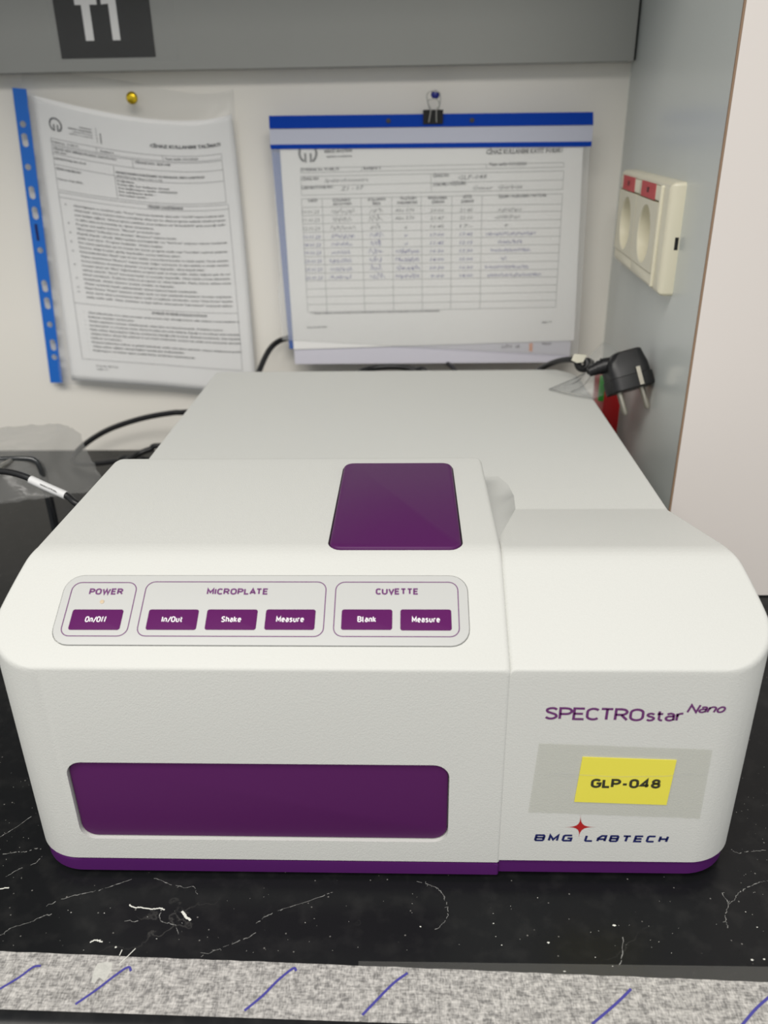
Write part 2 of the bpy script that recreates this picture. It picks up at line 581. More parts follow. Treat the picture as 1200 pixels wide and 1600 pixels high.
KERN = {'L': -.06, 'A': -.10, 'P': -.03, 'V': -.06, '/': -.10, 'f': -.02}


def stext(P, body, p0, p1, h, t, gap=.22, shear=0.0):
    """stroke text from p0 to p1, capital height h, pen width t (both in surface units)"""
    adv = sum(SG[c][0] for c in body) + gap * (len(body) - 1) + sum(KERN.get(c, 0) for c in body[:-1])
    d = Vector((p1[0] - p0[0], p1[1] - p0[1])); ex = d.normalized(); ey = Vector((-ex.y, ex.x))
    k = (d.length - t) / adv
    x = 0
    for c in body:
        w, sts = SG[c]
        for st in sts:
            P.stroke([tuple(Vector(p0) + ex * (t / 2 + (x + a) * k + shear * b * h) + ey * (t / 2 + b * (h - t))) for a, b in st], t)
        x += w + gap + KERN.get(c, 0)


# ------------------------------------------------------------------ large structure
WY = 0.884                                   # wall
wall = box('wall_back', (-1.3, WY, -0.75), (0.36, WY + 0.06, 1.4), M['wall']); tag(wall, kind='structure')
flo = box('floor', (-4, -5, -0.90), (4, WY + 0.06, -0.86), mat('vinyl_floor', (0.20, 0.20, 0.19), 0.5, var=(2, 0.05))); tag(flo, kind='structure')
# partition on the right: a slightly turned grey board, its cream front and its edge band
PA = (0.2095, WY); PB = (0.1935, 0.5590)
part = prism('wall_right', [PB, (0.36, 0.559), (0.36, WY + 0.06), (PA[0], WY + 0.06), PA][::-1], -0.0, 1.4, M['partition'])
tag(part, kind='structure')
cream = box('wall_front', (0.1945, 0.5572, 0.0012), (1.1, 0.5589, 1.4), M['cream_board'])
tag(cream, kind='structure')
edge = box('trim_1', (0.1932, 0.5573, 0.0012), (0.1944, 0.5589, 1.4), M['tan_edge']); tag(edge, kind='structure')
# shallow grey board on the wall above
PYF = 0.862
zb = atY(600, 103, PYF).z
xr_at = lambda y: PB[0] + (PA[0] - PB[0]) * (y - PB[1]) / (PA[1] - PB[1])
up = box('trim_2', (-1.25, PYF, zb), (xr_at(PYF) - 0.0022, WY - 0.0005, 1.4), M['grey_board'], bev=0.0008)
tag(up, kind='structure')
gap = box('gap_shade_strip', (xr_at(PYF) - 0.0022, PYF + 0.004, zb + 0.001), (xr_at(PYF) - 0.0002, WY - 0.001, 1.4), M['dark_hole'])  # near-black strip standing in for the shade inside the open gap
tag(gap, kind='structure')

# unseen cabinet added higher up on the same wall to shade the wall below
cab = box('added_cabinet', (-1.25, 0.54, 0.63), (0.185, WY - 0.001, 1.4), M['grey_board']); tag(cab, kind='structure')

# bench top with a rounded front edge
TF0, TF1 = atZ(0, 1487, 0), atZ(1200, 1535, 0)      # far edge of the tape
TN0, TN1 = atZ(0, 1573, 0), atZ(690, 1597, 0)       # near edge of the tape
dirT = (TF1 - TF0).normalized()
sl = (TN1.y - TN0.y) / (TN1.x - TN0.x)
fy = lambda x: TN0.y + sl * (x - TN0.x) - 0.0012
prof = []
rb = 0.012
for k in range(9):
    t = math.pi / 2 * k / 8
    prof.append((-rb * math.sin(t), -rb + rb * math.cos(t)))
prof = prof + [(-rb, -0.032), (-rb + 0.004, -0.036)]
bv, bf = [], []
bxs = (-1.3, 1.1)
for x in bxs:
    bv += [(x, WY - 0.0005, 0)]
    bv += [(x, fy(x) + a, b) for a, b in prof]
    bv += [(x, WY - 0.0005, -0.036)]
n = len(bv) // 2
bf = [(i, (i + 1) % n, n + (i + 1) % n, n + i) for i in range(n)] + [tuple(range(n)), tuple(range(n, 2 * n))[::-1]]
bench = mesh('bench_top', bv, bf, M['bench'], None, 40)
tag(bench, 'black marble-veined laminate lab bench under the white instrument', 'bench')

# ------------------------------------------------------------------ the instrument
LIP = H - 0.2114; Y0 = 0.2882
CY, CZ = 0.342, H - 0.1812                   # crest
HT = H - 0.1828                              # hood flat top
BT = H - 0.2045                              # rear top
XL, XR, SEAM = -0.1815, 0.1512, 0.0432
YR = 0.744
mach = empty('spectrophotometer', (0, 0.5, 0), 'large white lab spectrophotometer with purple lid, door and keypad standing on the black bench', 'lab instrument')


def fillet(pts, radii, n=6):
    out = [Vector((*pts[0], 0))]
    for i in range(1, len(pts) - 1):
        a, p, b = [Vector((*q, 0)) for q in (pts[i - 1], pts[i], pts[i + 1])]
        r = radii[i]
        d1 = (a - p).normalized(); d2 = (b - p).normalized()
        ang = d1.angle(d2)
        tl = min(r / math.tan(ang / 2), 0.48 * (a - p).length, 0.48 * (b - p).length)
        s, e = p + d1 * tl, p + d2 * tl
        for k in range(n + 1):
            t = k / n
            out.append(s * (1 - t) ** 2 + p * 2 * t * (1 - t) + e * t * t)
    out.append(Vector((*pts[-1], 0)))
    return [(v.x, v.y) for v in out]


def flare(y):
    # the front of the housing widens a little ahead of the crest
    q = min(1, max(0, (y - 0.300) / 0.046))
    return 0.0090 * (1 - q ** 1.5)


def loft(prof, xl, xr, zbot, corners, re, xl_f=None, xr_f=None, ne=5, extra=()):
    """prof: (y, ztop) front to back. corners: plan radii fl, fr, rl, rr"""
    y0, y1 = prof[0][0], prof[-1][0]
    ys = sorted(set([round(p[0], 6) for p in prof] + list(extra) + ([0.2885 + 0.003 * k for k in range(21)] if (xl_f or xr_f) else [])))
    ys = [y for y in ys if y0 <= y <= y1]
    for rr_, front in ((corners[0], 1), (corners[1], 1), (corners[2], 0), (corners[3], 0)):
        for k in range(13):
            t = math.pi / 2 * k / 12
            ys.append(round(y0 + rr_ * (1 - math.cos(t)), 6) if front else round(y1 - rr_ * (1 - math.cos(t)), 6))
    ys = sorted(set(ys))
    yy = [ys[0]]
    for y in ys[1:]:
        if y - yy[-1] > 0.00004: yy.append(y)
    ys = yy

    def z(y):
        for (ya, za), (yb, zb_) in zip(prof, prof[1:]):
            if ya <= y <= yb and yb > ya:
                return za + (zb_ - za) * (y - ya) / (yb - ya)
        return prof[-1][1] if y > y0 else prof[0][1]

    def ins(y, rf, rb_):
        d = 0
        if rf > 0 and y < y0 + rf: q = rf - (y - y0); d = rf - math.sqrt(max(rf * rf - q * q, 0))
        if rb_ > 0 and y > y1 - rb_: q = rb_ - (y1 - y); d = max(d, rb_ - math.sqrt(max(rb_ * rb_ - q * q, 0)))
        return d
    rows = []
    for y in ys:
        base_l = xl if xl_f is None else xl_f(y)
        a = base_l + ins(y, corners[0], corners[2]); b = (xr if xr_f is None else xr_f(y)) - ins(y, corners[1], corners[3])
        zt = z(y)
        row = [Vector((a, y, zbot))]
        for k in range(ne + 1):
            t = math.pi / 2 * k / ne
            row.append(Vector((a + re * (1 - math.cos(t)), y, zt - re * (1 - math.sin(t)))))
        for k in range(ne, -1, -1):
            t = math.pi / 2 * k / ne
            row.append(Vector((b - re * (1 - math.cos(t)), y, zt - re * (1 - math.sin(t)))))
        row.append(Vector((b, y, zbot)))
        rows.append(row)
    m = len(rows[0])
    v = [p for r_ in rows for p in r_]
    f = []
    for i in range(len(rows) - 1):
        for k in range(m):
            j = (k + 1) % m
            f.append((i * m + k, i * m + j, (i + 1) * m + j, (i + 1) * m + k))
    f.append(tuple(range(m))); f.append(tuple(range(len(v) - m, len(v)))[::-1])
    return v, f


def front_profile(crest_r, tail, y0=Y0):
    """front lip, slope up to the crest, then tail"""
    pts = [(y0, 0.05), (y0, LIP), (CY, CZ)] + tail
    radii = [0, 0.0022, crest_r] + [0.014] * (len(tail) - 1) + [0]
    p = fillet(pts, radii)
    # keep the part from the end of the vertical face on
    k = max(i for i, q in enumerate(p) if q[0] <= y0 + 1e-7)
    return p[k:]


ZFL, ZFR = 0.0116, 0.0128                    # bottom of the shell, left and right
pr = front_profile(0.022, [(0.436, BT), (YR - 0.004, BT), (YR, BT - 0.004)], Y0 + 0.0004)
v, f = loft(pr, XL, XR, ZFR, (0.0002, 0.026, 0.010, 0.034), 0.0028,
            xl_f=lambda y: SEAM - 0.0006 if y < 0.4660 else XL, xr_f=lambda y: XR + flare(y), extra=(0.4659, 0.4661))
main = mesh('main_shell', v, f, M['shell'], mach, 32)
# hood module
HR = 0.4678
ph = front_profile(0.024, [(HR - 0.003, HT), (HR, HT - 0.003)])
v, f = loft(ph, XL, SEAM, ZFL, (0.026, 0.0016, 0.010, 0.008), 0.0026, xl_f=lambda y: XL - flare(y))
hood = mesh('front_module', v, f, M['shell'], mach, 32)

# low wedge sloping from the raised module's side onto the lower rear top
oz_ = lambda u, v, h=0.0: atZ(u, v, BT + h)
e1, e2, e3 = oz_(805, 795, .0001), oz_(803, 775, .0001), oz_(794, 757, .0001)
fa = [Vector((SEAM - .0005, .347, CZ - .0035)), Vector((e1.x, e1.y - .002, e1.z)), e2, e3, oz_(778, 744, .0001),
      Vector((SEAM - .0005, e3.y + .012, BT)), Vector((SEAM - .0005, .430, BT + .0085)), Vector((SEAM - .0005, .40, BT + .0145)), Vector((SEAM - .0005, .37, BT + .0190))]
low = [Vector((q.x, q.y, min(q.z, BT) - .004)) for q in fa]
nf = len(fa)
mesh('side_wedge', fa + low, [(0, 1, 8), (8, 1, 7), (7, 1, 2), (7, 2, 6), (6, 2, 3), (6, 3, 4), (6, 4, 5)] + [(i, (i + 1) % nf, nf + (i + 1) % nf, nf + i) for i in range(nf)] + [tuple(range(nf, 2 * nf))], M['shell'], mach, 50)

FF = Frame((0, Y0, 0), (1, 0, 0), (0, 0, 1))                     # front face
SF = Frame((0, Y0, LIP), (1, 0, 0), (0, CY - Y0, CZ - LIP))      # slope
TFm = Frame((0, 0, HT), (1, 0, 0), (0, 1, 0))                    # hood top
FR = Frame((0, Y0 + 0.0004, 0), (1, 0, 0), (0, 0, 1))

door = (-0.1607, 0.0178, H - 0.3124, H - 0.2643)
lid = (-0.0397, 0.0252, 0.3425, 0.4517)
pan = (-0.1606, 0.0260, 0.0113, 0.0470)


def cutter(fr, rect, r, c0, c1):
    v, f = plate_geo(fr, rect, r, c0, c1, 0, 6)
    return mesh('cutter', v, f, M['shell'])


cuts = [cutter(FF, door, 0.0075, -0.0045, 0.01), cutter(TFm, lid, 0.0065, -0.004, 0.02),
        cutter(SF, (pan[0] - .0003, pan[1] + .0003, pan[2] - .0004, pan[3] + .0003), 0.0085, -0.0012, 0.01)]
for c in cuts:
    md = hood.modifiers.new('cut', 'BOOLEAN'); md.operation = 'DIFFERENCE'; md.object = c; md.solver = 'EXACT'
dg = bpy.context.evaluated_depsgraph_get()
me = bpy.data.meshes.new_from_object(hood.evaluated_get(dg))
hood.modifiers.clear()
hood.data = me
for p in me.polygons: p.use_smooth = True
me.set_sharp_from_angle(angle=math.radians(28))
for c in cuts: bpy.data.objects.remove(c)

plate('plate_door', FF, (door[0] + .0004, door[1] - .0004, door[2] + .0004, door[3] - .0006), 0.0071, -0.0044, -0.0016, M['purple'], mach, bev=0.0008)['label'] = 'wide purple plate door in the lower front'
plate('cuvette_lid', TFm, (lid[0] + .0006, lid[1] - .0006, lid[2] + .0005, lid[3] - .0004), 0.0060, -0.0038, 0.0022, M['purple'], mach, bev=0.0016)['label'] = 'purple cuvette lid in the top'
cp = plate('control_panel', SF, pan, 0.0083, -0.0011, 0.0004, M['panel'], mach, bev=0.0002)
cp['label'] = 'pale grey keypad panel on the slope'

# keys and frames (measured on the slope)
def srect(u0, v0, u1, v1, u2, v2, u3, v3):
    q = [SF.px(u0, v0), SF.px(u1, v1), SF.px(u2, v2), SF.px(u3, v3)]     # TL TR BR BL
    return ((q[0][0] + q[3][0]) / 2, (q[1][0] + q[2][0]) / 2, (q[2][1] + q[3][1]) / 2, (q[0][1] + q[1][1]) / 2)


frames = [srect(117, 911, 218, 911, 195, 995, 92, 994), srect(232, 910, 511, 910, 504, 995, 211, 995),
          srect(526, 910, 714, 911, 719, 996, 520, 995)]
for fr_ in frames:
    p = Print()
    p.stroke(rrect(*fr_, 0.0042, 0, 6), 0.00042, closed=True)
    p.build('panel_outline', on(SF, 0.00052), M['ink_purple'], cp)
heads = [('POWER', (139, 930), (192, 930)), ('MICROPLATE', (323, 930), (419, 930)), ('CUVETTE', (587, 930), (654, 930))]
for s, a, b in heads:
    p = Print()
    stext(p, s, SF.px(*a), SF.px(*b), 0.0033, 0.00074, .28)
    p.build('lettering', on(SF, 0.00056), M['ink_purple'], cp)
la, lb = SF.px(160, 941)
ld = Frame(SF.p(la, lb, 0.0004), SF.ex, SF.ey)
plate('indicator_lamp', ld, (-.0010, .0010, -.0010, .0010), 0.0010, 0, 0.0003, M['led'], cp, bev=0.0002)
keys = [('On/Off', (115, 953, 194, 953, 187, 985, 106, 985)), ('In/Out', (235, 953, 312, 953, 306, 985, 226, 985)),
        ('Shake', (326, 953, 404, 953, 399, 985, 318, 985)), ('Measure', (418, 953, 494, 953, 491, 985, 411, 985)),
        ('Blank', (535, 953, 613, 953, 613, 985, 532, 985)), ('Measure', (627, 953, 705, 953, 706, 986, 624, 986))]
kw = {'On/Off': 42, 'In/Out': 41, 'Shake': 39, 'Measure': 54, 'Blank': 36}
for s, q in keys:
    rc = srect(*q)
    k = plate('key', SF, rc, 0.0011, 0.0003, 0.0006, M['key'], mach, bev=0.0002)
    k['label'] = 'purple %s key' % s
    p = Print()
    mx_ = (rc[0] + rc[1]) / 2; my = (rc[2] + rc[3]) / 2
    w = kw[s] * 0.000232
    stext(p, s, (mx_ - w / 2, my - 0.0014), (mx_ + w / 2, my - 0.0014), 0.0029, 0.00050, .30)
    p.build('key_lettering', on(SF, 0.00075), M['ink_white'], k)

# purple base: two tray sections with rounded corners, standing on feet
def tray(name, xl, xr, y0, y1, z0, z1, corners, fl=None, frr=None):
    v, f = loft([(y0, z1), (y1, z1)], xl, xr, z0, corners, 0.0016, ne=3, xl_f=fl, xr_f=frr)
    return mesh(name, v, f, M['base_purple'], mach, 32)


tray('base_tray', XL + .0010, SEAM - .0002, Y0 + .0002, HR, 0.0030, ZFL - 0.0013, (0.026, 0.0012, 0.005, 0.001), lambda y: XL + .0010 - flare(y))
tray('base_tray', SEAM - .0002, XR - .0010, Y0 + .0014, HR, 0.0040, ZFR - 0.0013, (0.0002, 0.026, 0.0005, 0.005), None, lambda y: XR - .0010 + flare(y))
tray('base_tray', XL + .0010, XR - .0010, HR, YR - .002, 0.0040, ZFR - 0.0013, (0.0002, 0.0002, 0.01, 0.03))
box('base_gap', (XL + .020, Y0 + .0030, ZFL - .0014), (XR - .020, YR - .03, ZFR + 0.0002), M['seam'], mach)
for x in (XL + .03, XR - .03):
    for y in (Y0 + .03, YR - .05):
        v, f = tube_geo([(x, y, 0.0), (x, y, 0.0042)], [0.010, 0.009], 16)
        mesh('foot', v, f, M['black'], mach, 40)

# print on the front of the right section
p = Print()
stext(p, 'SPECTRO', FR.px(850, 1124), FR.px(1005, 1127), 0.0070, 0.00118, .15)
stext(p, 'star', FR.px(1008, 1127), FR.px(1067, 1127), 0.0063, 0.00108, .16)
stext(p, 'Nano', FR.px(1072, 1114), FR.px(1131, 1114), 0.0048, 0.00090, .16, shear=.30)
p.build('name_lettering', on(FR, 0.00012), M['ink_purple'], mach)


def wide_letters(s, x0, pitch, gap, w, h, t, sh):
    """squared extended capitals drawn as strokes"""
    P = Print()
    G = {'B': [[(0, 0), (0, 1), (.88, 1), (1, .85), (1, .62), (.88, .52), (0, .52)], [(.88, .52), (1, .40), (1, .15), (.88, 0), (0, 0)]],
         'M': [[(0, 0), (0, 1), (.5, .18), (1, 1), (1, 0)]],
         'G': [[(1, 1), (.14, 1), (0, .86), (0, .14), (.14, 0), (1, 0), (1, .48), (.52, .48)]],
         'L': [[(0, 1), (0, .14), (.12, 0), (1, 0)]],
         'A': [[(0, 0), (0, .55), (.42, 1), (1, 1), (1, 0)], [(0, .38), (1, .38)]],
         'T': [[(0, 1), (1, 1)], [(.5, 1), (.5, 0)]],
         'E': [[(1, 1), (.0, 1), (0, 0), (1, 0)], [(0, .5), (.9, .5)]],
         'C': [[(1, 1), (.14, 1), (0, .86), (0, .14), (.14, 0), (1, 0)]],
         'H': [[(0, 0), (0, 1)], [(1, 0), (1, 1)], [(0, .5), (1, .5)]]}
    x = x0[0]
    for ch in s:
        for st in G[ch]:
            P.stroke([(x + a * (w - t) + t / 2 + sh * b * h, x0[1] + t / 2 + b * (h - t)) for a, b in st], t)
        x += w + gap
    return P


a0 = FR.px(834, 1314); a1 = FR.px(893, 1315)
wtot = a1[0] - a0[0]; g = wtot * 0.09; w = (wtot - 2 * g) / 3
wide_letters('BMG', a0, 0, g, w, 0.0045, 0.00112, 0.12).build('logo_lettering', on(FR, 0.00012), M['ink_navy'], mach)
a0 = FR.px(912, 1315); a1 = FR.px(1042, 1317)
wtot = a1[0] - a0[0]; g = wtot * 0.035; w = (wtot - 6 * g) / 7
wide_letters('LABTECH', a0, 0, g, w, 0.0045, 0.00112, 0.12).build('logo_lettering', on(FR, 0.00012), M['ink_navy'], mach)
p = Print()
star = []
cxy = FR.px(907, 1292)
tips = [FR.px(907, 1273), FR.px(931, 1292), FR.px(904, 1309), FR.px(882, 1292)]
for i, tp in enumerate(tips):
    nx = tips[(i + 1) % 4]
    a = Vector(tp) - Vector(cxy); b = Vector(nx) - Vector(cxy)
    for k in range(7):
        t = k / 7
        # concave side between two tips
        q = Vector(cxy) + a * (1 - t) ** 2.4 + b * t ** 2.4
        star.append((q.x, q.y))
n = len(star)
p.add([cxy] + star, [(0, i + 1, (i + 1) % n + 1) for i in range(n)])
p.build('star_emblem', on(FR, 0.00012), M['ink_red'], mach)

# clear tape and yellow label on the front
lt = Frame(FR.p(0, 0, 0), FR.ex, FR.ey)
Q = [lt.px(842, 1160), lt.px(1113, 1170), lt.px(1093, 1278), lt.px(825, 1268)]
rnd = random.Random(4)
top = []; bot = []
NN = 48
for i in range(NN + 1):
    t = i / NN
    jit = 0.00035 if i % 2 else -0.0002
    top.append(((Q[0][0] * (1 - t) + Q[1][0] * t), Q[0][1] * (1 - t) + Q[1][1] * t + rnd.uniform(-.0002, .0001)))
    bot.append(((Q[3][0] * (1 - t) + Q[2][0] * t), Q[3][1] * (1 - t) + Q[2][1] * t + rnd.uniform(-.0002, .0003)))
NR = 12
vs, fs = [], []
for j in range(NR + 1):
    s_ = j / NR
    for i in range(NN + 1):
        a = top[i][0] * (1 - s_) + bot[i][0] * s_; b = top[i][1] * (1 - s_) + bot[i][1] * s_
        c = 0.00058
        vs.append(lt.p(a, b, c))
for j in range(NR):
    for i in range(NN):
        k = j * (NN + 1) + i
        fs.append((k, k + 1, k + NN + 2, k + NN + 1))
tp = mesh('clear_tape', vs, fs, M['film_tape'])
tag(tp, 'old clear adhesive tape stuck over the yellow label on the instrument front', 'tape')
p = Print()
wr_ = [lt.px(u, v) for u, v in ((850, 1211), (875, 1206), (905, 1209), (960, 1212), (1040, 1211), (1075, 1208), (1105, 1208))]
p.stroke(wr_, 0.0005)
p.stroke([lt.px(u, v) for u, v in ((872, 1209), (892, 1212), (905, 1212))], 0.0004)
p.build('wrinkle', on(lt, 0.0007), M['film_soft'], tp)
yl = [lt.px(910, 1182), lt.px(1057, 1187), lt.px(1041, 1257), lt.px(897, 1252)]
vs = [lt.p(*q, 0.00015) for q in yl] + [lt.p(*q, 0.0004) for q in yl]
lab = mesh('asset_label', vs, [(0, 1, 2, 3), (4, 5, 6, 7), (0, 1, 5, 4), (1, 2, 6, 5), (2, 3, 7, 6), (3, 0, 4, 7)], M['yellow'])
tag(lab, 'yellow GLP-048 paper label taped on the front of the instrument', 'label')
p = Print()
stext(p, 'GLP-048', lt.px(922, 1230), lt.px(1031, 1231), 0.0056, 0.0013, .28)
p.build('label_lettering', on(lt, 0.00048), M['ink_black'], lab)
# hair-like thread caught beside the front module
th = tube('thread', catmull([(SEAM + .0002, 0.372, HT - .0125), (SEAM + .003, 0.370, HT - .0120), (SEAM + .0052, 0.3705, HT - .0132)], 5), 0.00012, M['black'], None, 6)
tag(th, 'tiny dark fibre sticking out beside the raised module', 'thread')

# ------------------------------------------------------------------ tape along the bench edge
bp_ = Frame((0, 0, 0), (1, 0, 0), (0, 1, 0))
xa, xb = -0.55, 0.55
lf = lambda P0, P1, x: P0.y + (P1.y - P0.y) / (P1.x - P0.x) * (x - P0.x)
vs, fs = [], []
NS = 160
rnd = random.Random(2)
for i in range(NS + 1):
    x = xa + (xb - xa) * i / NS
    yf = lf(TF0, TF1, x) + rnd.uniform(-.0002, .0002); yn = lf(TN0, TN1, x)
    for (yy_, zz) in ((yf, 0.00002), (yf, 0.00022), (yn, 0.00024), (yn - 0.0012, 0.0002)):
        vs.append((x, yy_, zz))
for i in range(NS):
    for k in range(3):
        fs.append((i * 4 + k, i * 4 + k + 1, (i + 1) * 4 + k + 1, (i + 1) * 4 + k))
mt = mesh('masking_tape', vs, fs, M['tape'])
tag(mt, 'pale grey masking tape with blue pen strokes along the front edge of the bench', 'tape')
strokes = [[(0, 1546), (30, 1528), (52, 1512), (64, 1510)], [(118, 1570), (150, 1548), (180, 1525), (200, 1512), (205, 1518)],
           [(382, 1580), (410, 1557), (435, 1532), (458, 1514), (463, 1518)], [(566, 1587), (590, 1562), (615, 1537), (637, 1521)],
           [(925, 1601), (950, 1580), (970, 1562), (986, 1546)], [(1158, 1604), (1180, 1578), (1202, 1558)]]
for st in strokes:
    p = Print()
    pts = [bp_.px(u, v) for u, v in st]
    p.stroke([(q.x, q.y) for q in catmull([(a, b, 0) for a, b in pts], 5)], 0.0011)
    p.build('pen_stroke', on(bp_, 0.0004), M['pen_blue'], mt)
p = Print()
p.poly([bp_.px(u, v) for u, v in ((143, 1536), (146, 1520), (152, 1507), (163, 1504), (176, 1505), (175, 1515), (168, 1528), (163, 1534), (155, 1528), (148, 1538))])
p.build('paint_smear', on(bp_, 0.00042), film('dried_glue', (0.8, 0.8, 0.74), 0.6, rough=0.4, bump=(900, .5, .0005)), mt)
for st in (((186, 1508), (200, 1495), (212, 1483)), ((187, 1494), (191, 1485))):
    p = Print(); p.stroke([bp_.px(u, v) for u, v in st], 0.0004)
    p.build('fibre', on(bp_, 0.0005), M['chip'], mt)

# darker residue strip of clear tape behind it
vs = []
for (u, v) in ((560, 1502), (1300, 1512), (1300, 1540), (560, 1513)):
    q = atZ(u, v, 0.0001); vs.append(q)
rs = mesh('clear_tape', vs + [q + Vector((0, 0, .0001)) for q in vs], [(0, 1, 2, 3), (4, 5, 6, 7), (0, 1, 5, 4), (1, 2, 6, 5), (2, 3, 7, 6), (3, 0, 4, 7)], M['film_dark'])
tag(rs, 'dull strip of clear tape just behind the grey masking tape', 'tape')

# the larger pale veins and chips of the bench
veins = [[(203, 1414), (210, 1418), (222, 1418), (238, 1421), (250, 1419), (257, 1422)], [(285, 1424), (290, 1432), (298, 1438)],
         [(252, 1421), (250, 1436), (258, 1442), (274, 1446), (279, 1460)], [(72, 1416), (100, 1404), (120, 1398), (150, 1392), (172, 1386), (205, 1374)],
         [(0, 1462), (18, 1450), (45, 1442), (62, 1434), (80, 1428)], [(0, 1308), (20, 1296), (48, 1276)], [(10, 1369), (30, 1358), (36, 1356), (55, 1349), (66, 1338)],
         [(5, 1335), (28, 1331), (40, 1331), (60, 1325)], [(240, 1372), (262, 1380), (285, 1386), (303, 1386), (308, 1398)],
         [(0, 1389), (14, 1387)], [(400, 1443), (420, 1430), (445, 1420), (500, 1402), (520, 1394)], [(315, 1495), (345, 1482), (380, 1468), (400, 1458)],
         [(1126, 1392), (1137, 1410), (1134, 1425), (1134, 1440), (1138, 1450)], [(1138, 1412), (1146, 1408), (1152, 1398), (1165, 1388), (1185, 1380), (1200, 1376)],
         [(1142, 1328), (1154, 1333), (1170, 1331), (1196, 1328)], [(652, 1378), (676, 1384), (690, 1395), (697, 1410), (700, 1430), (690, 1445), (676, 1455)],
         [(968, 1510), (972, 1490), (974, 1460)], [(140, 1473), (150, 1469), (160, 1472)], [(190, 1440), (215, 1439)]]
veins_bold = {0: 0.0006, 1: 0.0011, 9: .0006, 17: .0006}
p = Print()
rnd = random.Random(8)
for i, st in enumerate(veins):
    pts = [bp_.px(u, v) for u, v in st]
    cp_ = catmull([(a, b, 0) for a, b in pts], 6)
    cp_ = [(q.x + rnd.gauss(0, .00022), q.y + rnd.gauss(0, .00022)) for q in cp_]
    if i in veins_bold:
        continue
    for k in range(len(cp_) - 1):
        if rnd.random() < .16: continue
        p.stroke(cp_[k:k + 2], rnd.choice((.00012, .0002, .0002, .0003, .00042)))
        if rnd.random() < .12:
            c_ = cp_[k]; p.stroke([c_, (c_[0] + rnd.gauss(0, .0012), c_[1] + rnd.gauss(0, .0008))], .00018)
vn = p.build('pale_vein', on(bp_, 0.00006), M['vein'], bench)
vn['kind'] = 'stuff'
p = Print()
for i, w in veins_bold.items():
    pts = [bp_.px(u, v) for u, v in veins[i]]
    cp_ = catmull([(a, b, 0) for a, b in pts], 6)
    p.stroke([(q.x + rnd.gauss(0, .00015), q.y + rnd.gauss(0, .00015)) for q in cp_], w)
vn = p.build('bright_vein', on(bp_, 0.00007), M['chip'], bench)
vn['kind'] = 'stuff'
# loose flakes of dust
p_v, p_f = [], []
fl = [(857, 1473, 3), (960, 1446, 4), (882, 1518, 3), (771, 1443, 2), (957, 1510, 2), (930, 1496, 1.5), (657, 1448, 2), (1048, 1381, 2), (1175, 1500, 3), (1194, 1499, 3),
      (181, 1480, 2.5), (111, 1426, 1.6), (163, 1427, 1.4), (245, 1467, 1.6), (784, 1477, 1.5), (840, 1403, 1.3), (1068, 1381, 1.4), (1183, 1449, 2), (1165, 1425, 1.4)]
for _ in range(70):
    fl.append((rnd.uniform(0, 1200), rnd.uniform(1395, 1490), rnd.uniform(.4, .9)))
for _ in range(30):
    fl.append((rnd.uniform(0, 60), rnd.uniform(1180, 1380), rnd.uniform(.4, .9)))
    fl.append((rnd.uniform(1150, 1200), rnd.uniform(1180, 1400), rnd.uniform(.4, .9)))
for (u, v, r) in fl:
    a, b = bp_.px(u, v)
    if a > XL - .001 and a < XR + .001 and b > Y0 - .004: continue
    r *= 0.00022
    o = len(p_v); k = 5
    ang0 = rnd.uniform(0, 6)
    el = rnd.uniform(.5, 1)
    for i in range(k):
        t = ang0 + i * 2 * math.pi / k
        p_v.append((a + r * math.cos(t) * rnd.uniform(.7, 1.2), b + r * el * math.sin(t), 0.00008 + 0.0001 * (i % 2)))
    p_v.append((a, b, 0.0004 * min(1, r / .0005)))
    for i in range(k):
        p_f.append((o + i, o + (i + 1) % k, o + k))
du = mesh('dust_flakes', p_v, p_f, M['chip'])
tag(du, 'tiny white dust flakes scattered on the black bench', 'dust', kind='stuff')

# ------------------------------------------------------------------ T1 sign on the grey board
GF = Frame((0, PYF, 0), (1, 0, 0), (0, 0, 1))
bl = GF.px(97, 92); br = GF.px(244, 91)
sw = br[0] - bl[0]
sg = GF.at(bl[0], bl[1], 0.0003)
sign = plate('bay_sign', sg, (0, sw, 0, sw * 0.86), 0.0004, 0, 0.0003, M['ink_black'])
tag(sign, 'black sign with pale letters T1 on the grey board above', 'sign')
lb_ = (GF.px(135, 64)[1] - bl[1])
p = Print()
sx = lambda u, v=64: GF.px(u, v)[0] - bl[0]
t0, t1 = sx(135), sx(148)
cb = GF.px(120, 8)[1] - bl[1]
c0, c1 = sx(117, 8), sx(150, 8)
lt_ = cb + (t1 - t0) * 1.05
p.poly([(t0, lb_), (t1, lb_), (t1, lt_), (t0, lt_)])
p.poly([(c0, cb), (t0, cb), (t0, lt_), (c0, lt_)])
p.poly([(t1, cb), (c1 + .001, cb), (c1 + .001, lt_), (t1, lt_)])
o0, o1 = sx(177), sx(189)
p.poly([(o0, lb_), (o1, lb_), (o1, lt_), (o0 + .002, lt_), (o0, lt_ - .004)])
p.poly([(o0 - .0065, cb), (o0, cb + .0005), (o0, lt_ - .004), (o0 - .0065, cb + .008)])
p.build('sign_lettering', on(sg, 0.0005), M['paper'], sign)
ct = plate('clear_tape', GF, (bl[0] - .006, br[0] + .022, bl[1] - .0035, bl[1] + sw * .90), 0.0003, 0.00095, 0.0011, M['film_tape2'])
tag(ct, 'wide clear tape holding the black T1 sign', 'tape')

# ------------------------------------------------------------------ left: punched pocket with a printed sheet
def lag(ts, t):
    out = []
    for i, a in enumerate(ts):
        w = 1.0
        for j, b in enumerate(ts):
            if i != j: w *= (t - b) / (a - b)
        out.append(w)
    return out


